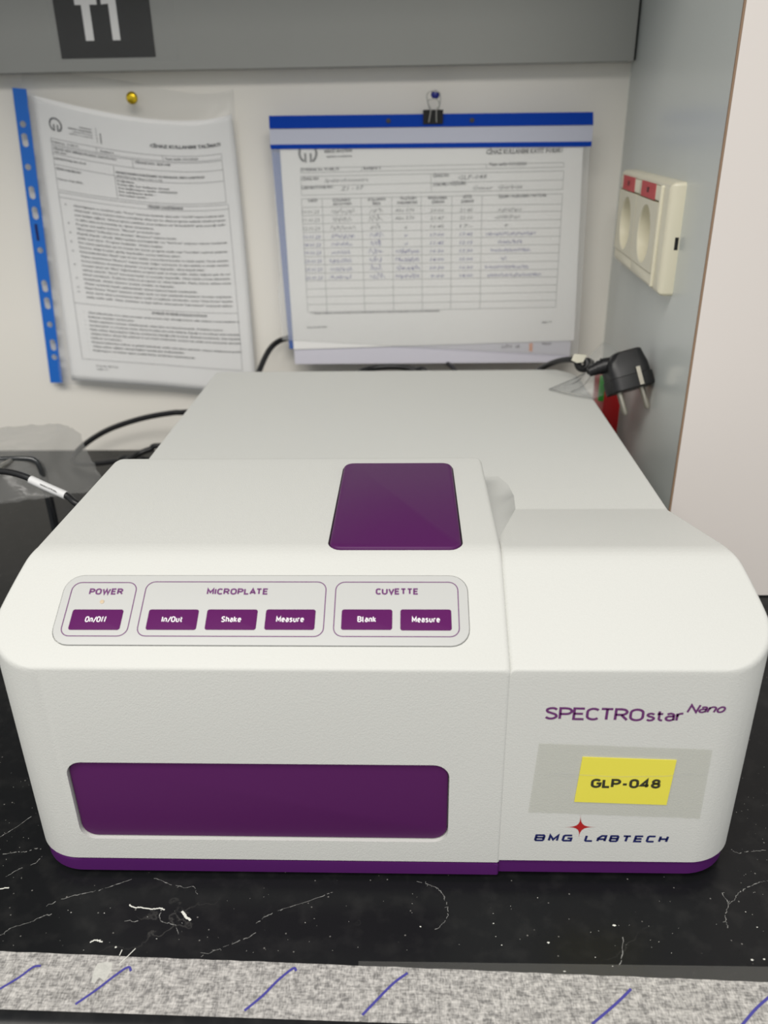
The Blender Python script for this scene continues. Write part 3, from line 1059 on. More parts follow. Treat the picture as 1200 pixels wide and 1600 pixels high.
SU = [0, 1 / 3, 2 / 3, 1]
SV = [0, 0.5, 1]          # 0 top, 1 bottom
GP = [[(50, 148), (150, 172), (262, 188), (362, 178)],
      [(82, 378), (180, 391), (285, 399), (384, 396)],
      [(112, 594), (210, 601), (308, 609), (401, 617)]]
GD = [[0.010, 0.020, 0.018, 0.008], [0.008, 0.014, 0.014, 0.006], [0.010, 0.014, 0.012, 0.010]]
GW = [[atY(u, v, WY - d) for (u, v), d in zip(r, dr)] for r, dr in zip(GP, GD)]


def sheet_at(s, t, off=0.0):
    a, b = lag(SU, s), lag(SV, t)
    q = Vector((0, 0, 0))
    for j in range(3):
        for i in range(4):
            q += GW[j][i] * (a[i] * b[j])
    q.y -= off + 0.0009 * math.sin(9 * s + 7 * t) * (1 - abs(2 * s - 1))
    return q


def surf_grid(fn, s0, s1, t0, t1, ns, nt):
    vs = [fn(s0 + (s1 - s0) * i / ns, t0 + (t1 - t0) * j / nt) for j in range(nt + 1) for i in range(ns + 1)]
    fs = [(j * (ns + 1) + i, j * (ns + 1) + i + 1, (j + 1) * (ns + 1) + i + 1, (j + 1) * (ns + 1) + i) for j in range(nt) for i in range(ns)]
    return vs, fs


vs, fs = surf_grid(lambda s, t: sheet_at(s, t), 0, 1, 0, 1, 30, 40)
sheet = sheet_solid('instruction_sheet', vs, fs, 0.0002, M['paper'])
tag(sheet, 'printed instruction sheet titled CİHAZ KULLANIMI TALİMATI in the left clear pocket', 'paper')
SFN = lambda x, y: sheet_at(x / 210.0, y / 297.0, 0.0005)      # mm from the top left corner


class MM(Print):
    """print laid out in millimetres, y downwards"""
    def line(s, x, y, x1, h, body, bold=0.0, res=1):
        vs, fs = glyphs(body, bold + .018, res)
        a = min(v[0] for v in vs); b = max(v[0] for v in vs)
        s.add([(x + (vx - a) / (b - a) * (x1 - x), y - vy / 0.7 * h) for vx, vy in vs], fs)

    def rule(s, x0, y0, x1, y1, w=0.35):
        n = 14
        s.stroke([(x0 + (x1 - x0) * i / n, y0 + (y1 - y0) * i / n) for i in range(n + 1)], w)

    def rect(s, x0, y0, x1, y1, w=0.35):
        s.rule(x0, y0, x1, y0, w); s.rule(x0, y1, x1, y1, w); s.rule(x0, y0, x0, y1, w); s.rule(x1, y0, x1, y1, w)


def logo(P, cx, cy, r, w, sy=-1):
    # open ring with two prongs rising into it from the bottom
    ring = [(cx + r * math.cos(math.radians(a)), cy - sy * -1 * r * math.sin(math.radians(a))) for a in range(-62, 243, 12)]
    P.stroke(ring, w)
    for sx_ in (-1, 1):
        P.stroke([(cx + sx_ * r * .30, cy + sy * -1 * r * 1.0), (cx + sx_ * r * .30, cy + sy * -1 * r * -0.02)], w * .9)


m1 = MM()
# ring opening faces down (y grows downwards here)
ring = [(24 + 6.6 * math.cos(math.radians(a)), 25 - 6.6 * math.sin(math.radians(a))) for a in range(-60, 241, 12)]
m1.stroke(ring, 1.7)
m1.stroke([(21.9, 31.4), (21.9, 24.6)], 1.6); m1.stroke([(26.1, 31.4), (26.1, 24.6)], 1.6)
m1.build('print_emblem', SFN, M['ink_grey'], sheet)
m2 = MM()
m2.line(119, 31, 193, 3.4, 'CİHAZ KULLANIMI TALİMATI', 0.03)
m2.line(50, 22.6, 63, 1.3, 'TEKNOPARK', .01); m2.line(38, 25.6, 63, 1.4, 'MERKEZ ARAŞTIRMA', .01)
m2.line(42, 28.4, 63, 1.2, 'LABORATUVARI'); m2.line(38, 31.0, 63, 1.2, 'uygulama ve araştırma')
m2.line(110, 98, 146, 2.4, 'CİHAZIN ÇALIŞTIRILMASI', .02)
m2.line(100, 215.5, 160, 2.2, 'GÜVENLİK VE TEKNİK KURALLAR NOKTALAR', .02)
m2.line(17, 43.6, 32, 1.9, 'Doküman no.', .012); m2.line(34, 43.6, 46, 1.9, '01-EK.71')
m2.line(69, 43.6, 82, 1.9, 'Revizyon 0', .012); m2.line(133, 43.6, 167, 2.0, 'Yayın tarihi: 01/11/2024', .008)
m2.line(17, 50.5, 84, 2.0, 'CİHAZ ADI: MİKROPLAKA OKUYUCU', .015); m2.line(17, 53.5, 32, 1.7, 'cihazı')
m2.line(102, 50.5, 138, 2.2, 'CİHAZ NO: GLP-048', .015)
m2.line(17, 60.5, 52, 2.0, 'LABORATUVAR NO: Z1-07', .012)
m2.line(17, 71, 45, 2.1, 'CİHAZ SORUMLUSU', .018); m2.line(17, 81.5, 46, 2.0, 'Uzman Gıda Müh.')
m2.line(82, 64, 172, 2.1, 'MARKASI/MODELİ/SERİ NUMARASI: BMG LABTECH', .018)
m2.line(82, 68, 128, 1.9, 'SPECTROstar Nano / 601-1194')
for i, (s, x1) in enumerate((('Doğrulama', 99), ('Periyodik: her kullanım öncesi', 134), ('Son kalibrasyon tarihi: 10/02/2023', 142), ('Son validasyon tarihi: -', 120), ('Son bakım tarihi: -', 112))):
    m2.line(82, 73 + i * 3.8, x1, 1.9, s, .012)
body = ['Cihaz bilgisayarı ve monitörü açılır. "Power" butonuna basılarak cihaz açılır "On/Off" tuşuna basılarak açılır.',
        'Cihaz hazır olunca numune kabını yerleştirip cihaz için bu cihaz programı açılarak cihazla program',
        'arası iletişim sağlanır. Cihaz programı açıldıktan sonra kullanıcı adı "KULLANICI" giriş seçeneği seçilir.',
        've şifre alanı boş bırakılıp bu işlem tamamlanır.',
        'Program ana sayfası bulunur. "Manuel" protokolü için', '"Microplate" kullanılıyorsa okutulan "Measure" tuşuna basılır.',
        'Kapak kapalı olmalı. Mikroplaka yerleştirilir ve "In/Out" tuşuna tekrar basılarak', 'plaka içeri alınır. Program başlatılır. Ölçüm başlar.',
        'Kör okuma yapılacaksa ayrı bir kuyuya kör konur; program seçilir veya "Yeni Ekle" seçilerek çalıştırılır.',
        'İstenen dalga boyları girilip kaydedilir; sonuç tablosu alınır.',
        'Küvet kullanılacaksa "Blank" tuşu ile kör ölçülür, sonra küvet konulur ve ölçüm yapılır. Örnek okutulur.',
        'Ölçüm tamamlanınca "Measure" tuşuna basılır. Diğer numuneler de aynı şekilde ve sırayla okutulur.',
        'Sonuç kullanıcı dosyasına aktarılır ve program kapatılır; cihaz kapalı kalır.',
        'Sonuçları almak için "Mars" değerlendirme programı açılır ve dosya seçilir, ölçülen değerler gelir. Bu veri',
        'tabloya aktarılır. "Excel" butonuna basılır ve sonuçlar kaydedilir. Cihaz ölçüm sonrası silinmelidir,',
        'küvet temizlenir. Kullanım bitince program ve cihaz kapatılır. Plaka, küvet, tablası temiz',
        'bırakılmalı, cihazın üzerine örtüsü örtülür ve kapatılır.', 'Ölçüm sırasında kapak açılmamalıdır, küvet haznesi kapalı tutulmalıdır.',
        'Kayıt formu "Kayıt" kısmına sırayla tarih ve saat yazılarak imzalanır; formlar arşivlenir.',
        'Arıza olursa cihaz sorumlusuna haber verilir ve kullanım durdurulur, sorun "Arıza formu" kaydına',
        'yazılıp teslim edilir. Cihaz, dokümanı ve kayıt defteri cihaz yanında "Laboratuvar" dosyasında saklanır.']
y = 107.0
rnd = random.Random(5)
for i, s in enumerate(body):
    x1 = 190 if len(s) > 78 else 30 + len(s) * 1.72
    m2.line(31, y, x1, 1.85, s, 0.006)
    if i in (0, 4, 6, 8, 10, 13, 16, 18, 19): m2.line(22, y, 25, 1.8, str(1 + i // 2) + '.')
    y += 4.85
body2 = ['Cihaz kullanılmadan önce cihaz çevresinin temiz ve kuru olup olmadığı kontrol edilir; kullanım sonrası temizlenir ve',
         'kullanım kayıtları doldurulur.', 'Ölçüm yapılırken numune dökülmemeli, cihaz içine sıvı kaçırılmamalıdır. Dökülürse hemen',
         'kurulanmalıdır ve sorumlusu aranır. Küvet ile plaka aynı anda takılmaz. Kapağı ve ön bölmeyi temiz tutmalıdır.',
         'Plaka tablası dışarıdayken itilmez, zorlanmaz; kapağa yük konmaz. Elektrik kesintisinde cihaz kapatılır.',
         'Çalışma bitince cihazın fişi çekilmeli ve toz örtüsü örtülmelidir. Lambası için yetkili servis aranmalıdır; aksi halde',
         'kullanım sorumludur.', 'Kimyasal kullanırken eldiven ve gözlük kullanılmalı, atıklar atık kabına atılmalıdır. Çözücü dökülmemesi gerekir.',
         'Cihaz yalnız eğitim almış kişiler tarafından kullanılabilir.', 'Kalibrasyon ve bakım işleri yetkili firma tarafından yapılmaktadır.']
y = 221.0
for i, s in enumerate(body2):
    x1 = 196 if len(s) > 92 else 30 + len(s) * 1.68
    m2.line(30, y, x1, 1.8, s, 0.006)
    if i in (0, 2, 3, 4, 5, 7, 8, 9): m2.line(25, y, 26, 1.4, '•')
    y += 4.6
m2.line(31, 279.5, 55, 1.7, 'Form No: EK.71/01'); m2.line(31, 283, 43, 1.6, 'Sayfa 1/1')
m2.build('print_text', SFN, M['ink_grey'], sheet)['kind'] = 'stuff'
m3 = MM()
m3.rule(67, 19, 67, 35); m3.rule(71, 24, 71, 35, 1.0)
m3.rect(16, 39.5, 193, 45.2); m3.rule(65, 39.5, 65, 45.2); m3.rule(131, 39.5, 131, 45.2)
m3.rect(16, 47.0, 193, 92.0); m3.rule(16, 55, 193, 57); m3.rule(16, 66, 80, 67); m3.rule(80, 57, 80, 92); m3.rule(100, 47, 100, 57); m3.rule(80, 69, 193, 69)
m3.rect(16, 94.5, 195, 272); m3.rule(16, 99.5, 195, 99.5); m3.rule(16, 211, 195, 211)
m3.build('print_rules', SFN, M['rule_grey'], sheet)

# the pocket: film in front and behind, punched blue strip on its left
pocket = empty('punched_pocket', atY(200, 600, WY - 0.004), 'clear punched pocket with a blue perforated strip pinned on the wall at left', 'document pocket')
def pocket_at(s, t, off):
    q = sheet_at(min(max(s, -0.08), 1.05), t, off)
    return q
vs, fs = surf_grid(lambda s, t: pocket_at(s, t, 0.0022), -0.06, 1.02, -0.075, 1.015, 24, 30)
# the film's top edge runs straight up to the pin
pin_z = atY(206, 152, WY).z
for i, q in enumerate(vs):
    j = i // 25
    if j < 3:
        k = (3 - j) / 3
        q.z += 0.012 * k * math.exp(-((q.x + 0.27) / 0.08) ** 2)
        q.y += (WY - 0.0025 - q.y) * k * 0.9
sheet_solid('front_film', vs, fs, 0.0001, M['film'], pocket)
S0t, S0b = (19, 137), (79, 598); S1t, S1b = (41, 139), (98, 598)
holes = [(36, 194, .6), (39, 219, 1), (44, 261, .6), (50, 301, 1), (55, 333, 1), (63, 391, .6), (70, 447, 1), (74, 474, 1), (78, 507, .6), (83, 539, 1), (85, 558, .6)]
q0, q1, q2, q3 = [atY(u, v, WY - 0.010) for u, v in (S0t, S1t, S1b, S0b)]
BSF = Frame(q3, (q2 - q3), (q0 - q3))
BSF = Frame(q3, BSF.ex, BSF.ez.cross(BSF.ex))
bm = bmesh.new()
outer = [BSF.px(u, v) for u, v in (S0b, S1b, S1t, S0t)]
loops = [outer]
for u, v, k in holes:
    a, b = BSF.px(u, v)
    rr_ = 0.0030; hh = 0.0030 if k < 1 else 0.0062
    loops.append([(a + rr_ * math.cos(t) , b + (hh - rr_) * (1 if math.sin(t) > 0 else -1) + rr_ * math.sin(t)) for t in [math.pi * 2 * (i + .5) / 16 for i in range(16)]])
edges = []
for lp in loops:
    vv = [bm.verts.new(BSF.p(a, b, 0)) for a, b in lp]
    edges += [bm.edges.new((vv[i], vv[(i + 1) % len(vv)])) for i in range(len(vv))]
bmesh.ops.triangle_fill(bm, use_beauty=True, edges=edges, use_dissolve=False)
me = bpy.data.meshes.new('perforated_strip'); bm.to_mesh(me); bm.free()
st = link_mesh('perforated_strip', me, M['blue_strip'], pocket)
md = st.modifiers.new('thickness', 'SOLIDIFY'); md.thickness = 0.0003; md.offset = 0
st['label'] = 'blue perforated edge strip'
p = Print()
p.text('DELTA', BSF.px(63, 378), BSF.px(55, 350), 0.0032, bold=.02) if False else p.stroke([BSF.px(56, 350), BSF.px(60, 376)], 0.0028)
p.build('strip_print', on(BSF, 0.0004), M['ink_navy'], st)

# gold pin
def pin(name, u, v, d, r, matl, label):
    c = atY(u, v, WY - d)
    e = empty(name, c, label, 'push pin')
    vs, fs = [], []
    rings = [(0.0, 0.0), (r * .55, -.0006), (r * .9, -.0016), (r, -.003), (r * .85, -.0042), (r * .3, -.0048)]
    N_ = 16
    prof_ = [(r * 0.05, 0.0), (r * .5, .0003), (r * .85, .0012), (r, .0026), (r * .8, .0040), (r * .3, .0046)]
    for rad, y_ in prof_:
        for k in range(N_):
            t = 2 * math.pi * k / N_
            vs.append((c.x + rad * math.cos(t), c.y + y_ - .0046, c.z + rad * math.sin(t)))
    for i in range(len(prof_) - 1):
        for k in range(N_):
            j = (k + 1) % N_
            fs.append((i * N_ + k, i * N_ + j, (i + 1) * N_ + j, (i + 1) * N_ + k))
    fs.append(tuple(range(N_))); fs.append(tuple(range(len(vs) - N_, len(vs))))
    mesh('pin_head', vs, fs, matl, e, 50)
    tube('pin_needle', [(c.x, c.y - .0004, c.z), (c.x, WY + .001, c.z)], 0.0006, M['steel'], e, 8)
    return e


pin('push_pin', 207, 153, 0.014, 0.0056, M['gold'], 'round gold push pin holding the clear pocket on the wall')

# ------------------------------------------------------------------ centre: blue report folder with a record form
FY = WY - 0.026
FO = Frame((0, FY, 0), (1, 0, 0), (0, 0, 1))
fold = empty('report_folder', atY(680, 560, FY), 'blue topped clear report folder with a record form clipped on the wall', 'folder')


def quad(name, fr, px4, c0, c1, material, parent=None, nb=1):
    q = [fr.px(u, v, c1) for u, v in px4]
    n = len(q)
    vs = [fr.p(a, b, c0) for a, b in q] + [fr.p(a, b, c1) for a, b in q]
    fs = [tuple(range(n)), tuple(range(n, 2 * n))] + [(i, (i + 1) % n, n + (i + 1) % n, n + i) for i in range(n)]
    return mesh(name, vs, fs, material, parent)


quad('back_cover', FO, [(421, 200), (900, 197), (880, 545), (452, 545)], -0.0010, -0.0004, M['film_blue'], fold)
quad('spine_band', FO, [(420, 181), (927, 175), (927, 195), (421, 201)], -0.0008, 0.0042, M['blue'], fold)['label'] = 'bright blue top band'
quad('title_strip', FO, [(421, 201), (927, 195), (925, 221), (422, 226)], 0.0020, 0.0032, M['band'], fold)['label'] = 'pale lilac title strip'
quad('cover_edge', FO, [(422, 226), (925, 221), (924, 229), (423, 233)], 0.0020, 0.0034, M['blue'], fold)
M['cover'] = film('hazy_cover', (0.80, 0.81, 0.80), 0.20)
quad('front_cover', FO, [(424, 231), (922, 228), (903, 556), (441, 531), (434, 455), (437, 440)], 0.0028, 0.0030, M['cover'], fold)
for u, v in ((607, 189), (737, 188)):
    a, b = FO.px(u, v)
    plate('rivet', FO.at(a, b, 0.0042), (-.0022, .0022, -.002, .002), .0018, 0, .0008, M['ink_grey'], fold, bev=.0004)
# sheets
stack = quad('paper_stack', FO, [(436, 215), (908, 212), (890, 566), (461, 569)], 0.0000, 0.0009, M['paper_lilac'])
tag(stack, 'thin stack of spare sheets showing below the record form in the folder', 'paper')
for (u0_, v0_, u1_, v1_, hh_, sd_) in ((783, 544, 800, 543, .004, 3), (806, 543, 812, 543, .003, 4), (846, 538, 860, 538, .002, 5)):
    p = Print()
    p.scribble(FO.px(u0_, v0_), FO.px(u1_, v1_), hh_, .0006, random.Random(sd_))
    p.build('pen_mark', on(FO, .0011), M['rule_grey'], stack)
quad('orange_mark', FO, [(827, 537), (832, 536), (832, 549), (827, 549)], .0010, .0012, M['orange'], stack)
form = quad('record_form', FO, [(436, 215), (912, 212), (897, 532), (680, 539), (459, 546)], 0.0012, 0.0020, M['paper'])
tag(form, 'record form table titled CİHAZ KULLANIMI KAYIT FORMU in the blue topped folder', 'paper')
FP_ = lambda u, v: FO.px(u, v, 0.0022)
rl = Print()
W_ = 0.00036


def ru(*pts):
    rl.stroke([FP_(*q) for q in pts], W_)


def mid(a, b, t): return (a[0] + (b[0] - a[0]) * t, a[1] + (b[1] - a[1]) * t)


for a, b in (((470, 263), (881, 254)), ((470, 270), (881, 261)), ((470, 276), (881, 267)), ((470, 291), (880, 281)), ((471, 305), (879, 296)), ((471, 311), (879, 303))):
    ru(a, mid(a, b, .5), b)
for c0_, c1_ in (((470, 263), (470, 270)), ((470, 276), (471, 305)), ((881, 254), (881, 261)), ((881, 267), (879, 296)), ((565, 261), (565, 268)), ((760, 257), (760, 264)), ((673, 272), (674, 300))):
    ru(c0_, c1_)
Lr = [324, 337, 350, 363, 375.6, 388, 401, 414, 427, 439, 451.5, 464, 476, 488]
Rr = [319, 330, 343, 356, 369, 382, 395, 408, 420.5, 432.5, 445, 456.5, 469, 480]
TLx, BLx, TRx, BRx = 471, 481, 879, 868
for i in range(14):
    t = i / 13
    ru((TLx + (BLx - TLx) * (i + 1) / 14, Lr[i]), (TRx + (BRx - TRx) * (i + 1) / 14, Rr[i]))
ctop = [471, 503, 564, 612, 658, 706, 753, 879]
cbot = [481, 511, 570, 615, 660, 704, 750, 868]
ey_ = lambda t, x, a, b: a + (b - a) * (x - 471) / 408
for a, b in zip(ctop, cbot):
    ru((a, ey_(0, a, 311, 303)), (b, ey_(0, b, 488, 480)))
rl.build('print_rules', on(FO, .0022), M['rule_grey'], form)
tx = Print()


def T(s, u0, v0, u1, v1, h, bold=.015, **k):
    tx.text(s, FP_(u0, v0), FP_(u1, v1), h * 0.00072, bold=bold + .018, res=1, **k)


T('CİHAZ KULLANIMI KAYIT FORMU', 759, 241, 879, 238, 5.6, .03)
T('MERKEZ ARAŞTIRMA', 507, 239, 551, 237, 3.6, .02); T('uygulama ve araştırma', 510, 246, 550, 245, 2.6)
T('Doküman no. 01-EK.70', 471, 267, 530, 266, 3.8); T('Revizyon 2', 568, 265, 595, 264, 3.8); T('Yayın tarihi: 01/11/2024', 764, 259, 822, 258, 4)
T('CİHAZ ADI', 471, 282, 498, 281, 3.6, .02); T('LABORATUVAR NO:', 472, 296, 521, 294, 3.8, .02)
T('CİHAZ NO:', 676, 277, 702, 276, 4, .02); T('SORUMLU KİŞİ(LER):', 677, 291, 729, 288, 4, .02)
T('TARİH', 481, 316, 496, 315, 3.4, .02); T('KULLANICI', 520, 315, 547, 314, 3.4, .02); T('ADI SOYADI', 520, 321, 549, 320, 3.4, .02)
T('KULLANICI', 575, 314, 602, 313, 3.4, .02); T('İMZA', 582, 320, 595, 320, 3.4, .02)
T('ÖLÇÜLEN', 625, 312, 650, 311, 3.4, .02); T('PARAMETRE', 621, 319, 652, 318, 3.4, .02)
T('BAŞLAMA', 669, 311, 699, 311, 3.6, .02); T('ZAMANI', 674, 318, 694, 317, 3.6, .02)
T('BİTİŞ', 724, 310, 737, 309, 3.6, .02); T('ZAMANI', 720, 317, 740, 316, 3.6, .02); T('İŞLEM / AÇIKLAMA / NOTLAR', 779, 309, 854, 307, 3.6, .02)
T('* Cihazın kullanımı sonrasında kayıt formu doldurularak temiz ve düzenli bırakılmalıdır; arıza varsa bildirilmelidir.', 486, 491, 688, 487, 2.8, .01)
T('Form No: EK.70/02', 480, 513, 511, 512, 2.4); T('Sayfa 1/1', 846, 505, 862, 504, 2.6)
tx.build('print_text', on(FO, .00225), M['ink_grey'], form)['kind'] = 'stuff'
em = Print()
cx_, cy_ = FP_(481, 239.5); rr_ = 0.0082
em.stroke([(cx_ + rr_ * math.cos(math.radians(a)), cy_ + rr_ * math.sin(math.radians(a))) for a in list(range(-60, 30, 12)) + [28]], .0024)
em.stroke([(cx_ + rr_ * math.cos(math.radians(a)), cy_ + rr_ * math.sin(math.radians(a))) for a in [152] + list(range(156, 241, 12))], .0024)
for s_ in (-1, 1):
    em.stroke([(cx_ + s_ * .0026, cy_ - rr_ * .98), (cx_ + s_ * .0026, cy_)], .0020)
em.build('print_emblem', on(FO, .00225), M['ink_grey'], form)
rnd = random.Random(11)
pk = Print(); pb = Print()


def hand(P, s, u0, v0, u1, v1, h):
    P.text(s, FP_(u0, v0), FP_(u1, v1), h * .00072, bold=0.004, res=1, shear=.25)


hand(pk, 'Spektrofotometre', 507, 285, 575, 283, 4.6); hand(pk, 'Z1 - 07', 533, 298, 567, 296, 5); hand(pk, 'GLP-048', 715, 281, 760, 279, 5.5)
hand(pk, 'Ömer  Gürbüz', 738, 297, 816, 294, 5)
for i in range(9):
    yl_ = lambda x: Lr[i] + (Rr[i] - Lr[i]) * (x - 475) / 400 + 10
    P = pk if i < 3 else pb
    hand(P, ['10.01.23', '11.01.23', '12.01.23', '16.01.23', '18.01.23', '19.01.23', '23.01.23', '25.01.23', '26.01.23'][i], 472 + i * .7, yl_(473), 498 + i * .7, yl_(498), 4.6)
    P.scribble(FP_(515 + rnd.uniform(0, 6), yl_(515)), FP_(545 + rnd.uniform(0, 14), yl_(550)), .0042, .00038, rnd)
    P.scribble(FP_(578, yl_(578)), FP_(598 + rnd.uniform(-3, 4), yl_(598)), .0062, .00042, rnd, 4)
    if i in (0, 1): hand(P, 'Abs 570', 617, yl_(617) - 1, 647, yl_(647) - 1, 4.4)
    if i in (5, 6, 7, 8): P.scribble(FP_(619, yl_(619)), FP_(655, yl_(655)), .0045, .0005, rnd)
    if i in (2, 3, 4): P.scribble(FP_(632, yl_(632)), FP_(636, yl_(636)), .003, .0004, rnd, 2)
    hand(P, ['20:00', '21:47', '16:45', '17:00', '11:45', '10:30', '14:00', '10:30', '9:00'][i], 672, yl_(672), 693, yl_(693), 4.4)
    hand(P, ['21:45', '22:10', '17:-', '17:45', '12:15', '13:30', '15:00', '16:30', '14:00'][i], 718, yl_(718), 738, yl_(738), 4.4)
    xs = [(778, 814), (772, 812), (788, 792), (759, 836), (777, 815), (766, 828), (783, 790), (758, 826), (760, 845)][i]
    P.scribble(FP_(xs[0], yl_(xs[0])), FP_(xs[1], yl_(xs[1])), .0036, .00036, rnd)
pk.build('handwriting', on(FO, .00228), M['rule_grey'], form)
pb.build('handwriting', on(FO, .00228), M['pen_blue'], form)

# binder clip and blue pin
cc = FO.px(676, 182, .006)
clip = empty('binder_clip', FO.p(cc[0], cc[1], .006), 'small black binder clip gripping the blue folder top', 'binder clip')
q = [FO.px(661, 172), FO.px(692, 172), FO.px(691, 194), FO.px(660, 194)]
wv = q[1][0] - q[0][0]; hv = q[0][1] - q[3][1]
x0, z1 = q[0][0], q[0][1]
sec = [(-0.002, -hv), (0.0060, -hv), (0.0095, -hv * .1), (0.0085, 0), (-0.0075, 0), (-0.0085, -hv * .1), (-0.0012 - .0008, -hv)]
# wedge: two plates meeting the folder below and a flat spine on top
vs, fs = [], []
cs = [(0.0044, -hv), (0.0080, -hv * .08), (0.0072, 0.0), (-0.0045, 0.0), (-0.0052, -hv * .08), (-0.0014, -hv)]
ci = [(0.0038, -hv), (0.0070, -hv * .10), (0.0064, -.0008), (-0.0037, -.0008), (-0.0044, -hv * .10), (-0.0020, -hv)]
for X_ in (x0, x0 + wv):
    vs += [FO.p(X_, z1 + b, a + .001) for a, b in cs] + [FO.p(X_, z1 + b, a + .001) for a, b in ci]
n6 = 6
for i in range(5):
    fs.append((i, i + 1, 12 + i + 1, 12 + i)); fs.append((6 + i, 12 + 6 + i, 12 + 6 + i + 1, 6 + i + 1))
    fs.append((i, 6 + i, 6 + i + 1, i + 1)); fs.append((12 + i, 12 + i + 1, 12 + 6 + i + 1, 12 + 6 + i))
fs += [(0, 12, 18, 6), (5, 11, 23, 17)]
mesh('clip_body', vs, fs, M['clip_black'], clip)
for s_, dd in ((1, .0078), (-1, .0095)):
    pts = [(670, 191), (673, 172), (670, 164), (669, 158), (673, 155), (681, 155), (685, 158), (686, 165), (682, 172), (682, 191)] if s_ > 0 else \
          [(672, 172), (669, 162), (667, 150), (670, 144), (678, 142), (686, 144), (688, 152), (687, 164), (684, 172)]
    pp_ = []
    for k, (u, v) in enumerate(pts):
        dep = (.0088 if v > 180 else .0098) if s_ > 0 else .0030
        a, b = FO.px(u, v, dep); pp_.append(FO.p(a, b, dep))
    tube('clip_handle', catmull(pp_, 4), 0.00055, M['steel'], clip, 8)
pin('push_pin', 680, 148, 0.024, 0.0040, M['pin_blue'], 'small dark blue push pin above the black binder clip')

# ------------------------------------------------------------------ socket on the partition
ePx = Vector((PB[0] - PA[0], PB[1] - PA[1], 0)).normalized()      # along the partition towards the viewer
WF = Frame((PA[0], PA[1], 0), -ePx, (0, 0, 1))                     # ex away from viewer, ey up -> normal
if WF.ez.x > 0: WF = Frame((PA[0], PA[1], 0), ePx, (0, 0, 1))
TLs, TRs, BRs, BLs = [WF.px(u, v) for u, v in ((992, 267), (1076, 282), (1050, 457), (974, 408))]
a0_, a1_ = (TLs[0] + BLs[0]) / 2, (TRs[0] + BRs[0]) / 2
b0_, b1_ = (BLs[1] + BRs[1]) / 2, (TLs[1] + TRs[1]) / 2
sgn = 1 if a1_ > a0_ else -1
SO = Frame(WF.p(a0_, b0_, 0), WF.ex * sgn, WF.ey)
if SO.ez.x > 0: SO.ez = -SO.ez
sw_, sh_ = abs(a1_ - a0_), b1_ - b0_
sock = empty('wall_socket', SO.p(sw_ / 2, 0, 0), 'cream double wall socket with two red stickers on the grey partition', 'socket')
def splate(name, rect, r, c0, c1, m_, bev=0.0, par=sock):
    return plate(name, SO, rect, r, c0, c1, m_, par, bev)
fr1 = splate('frame', (0, sw_, 0, sh_), 0.003, 0.0, 0.0110, M['socket'], bev=0.005)
GX = 0.016                                     # inner window, far side border is narrow
GW_ = (sw_ - 0.010 - 0.026) / 2
vcut, fcut = plate_geo(SO, (0.0075, 0.0085 + 2 * GW_ + .0015, sh_ * .045, sh_ * .95), .0005, 0.0004, .03, 0, 2)
cut_ = mesh('cutter', vcut, fcut, M['socket'])
md = fr1.modifiers.new('cut', 'BOOLEAN'); md.operation = 'DIFFERENCE'; md.object = cut_; md.solver = 'EXACT'
dg = bpy.context.evaluated_depsgraph_get()
me = bpy.data.meshes.new_from_object(fr1.evaluated_get(dg))
fr1.modifiers.clear(); fr1.data = me
for p_ in me.polygons: p_.use_smooth = True
me.set_sharp_from_angle(angle=math.radians(35))
bpy.data.objects.remove(cut_)
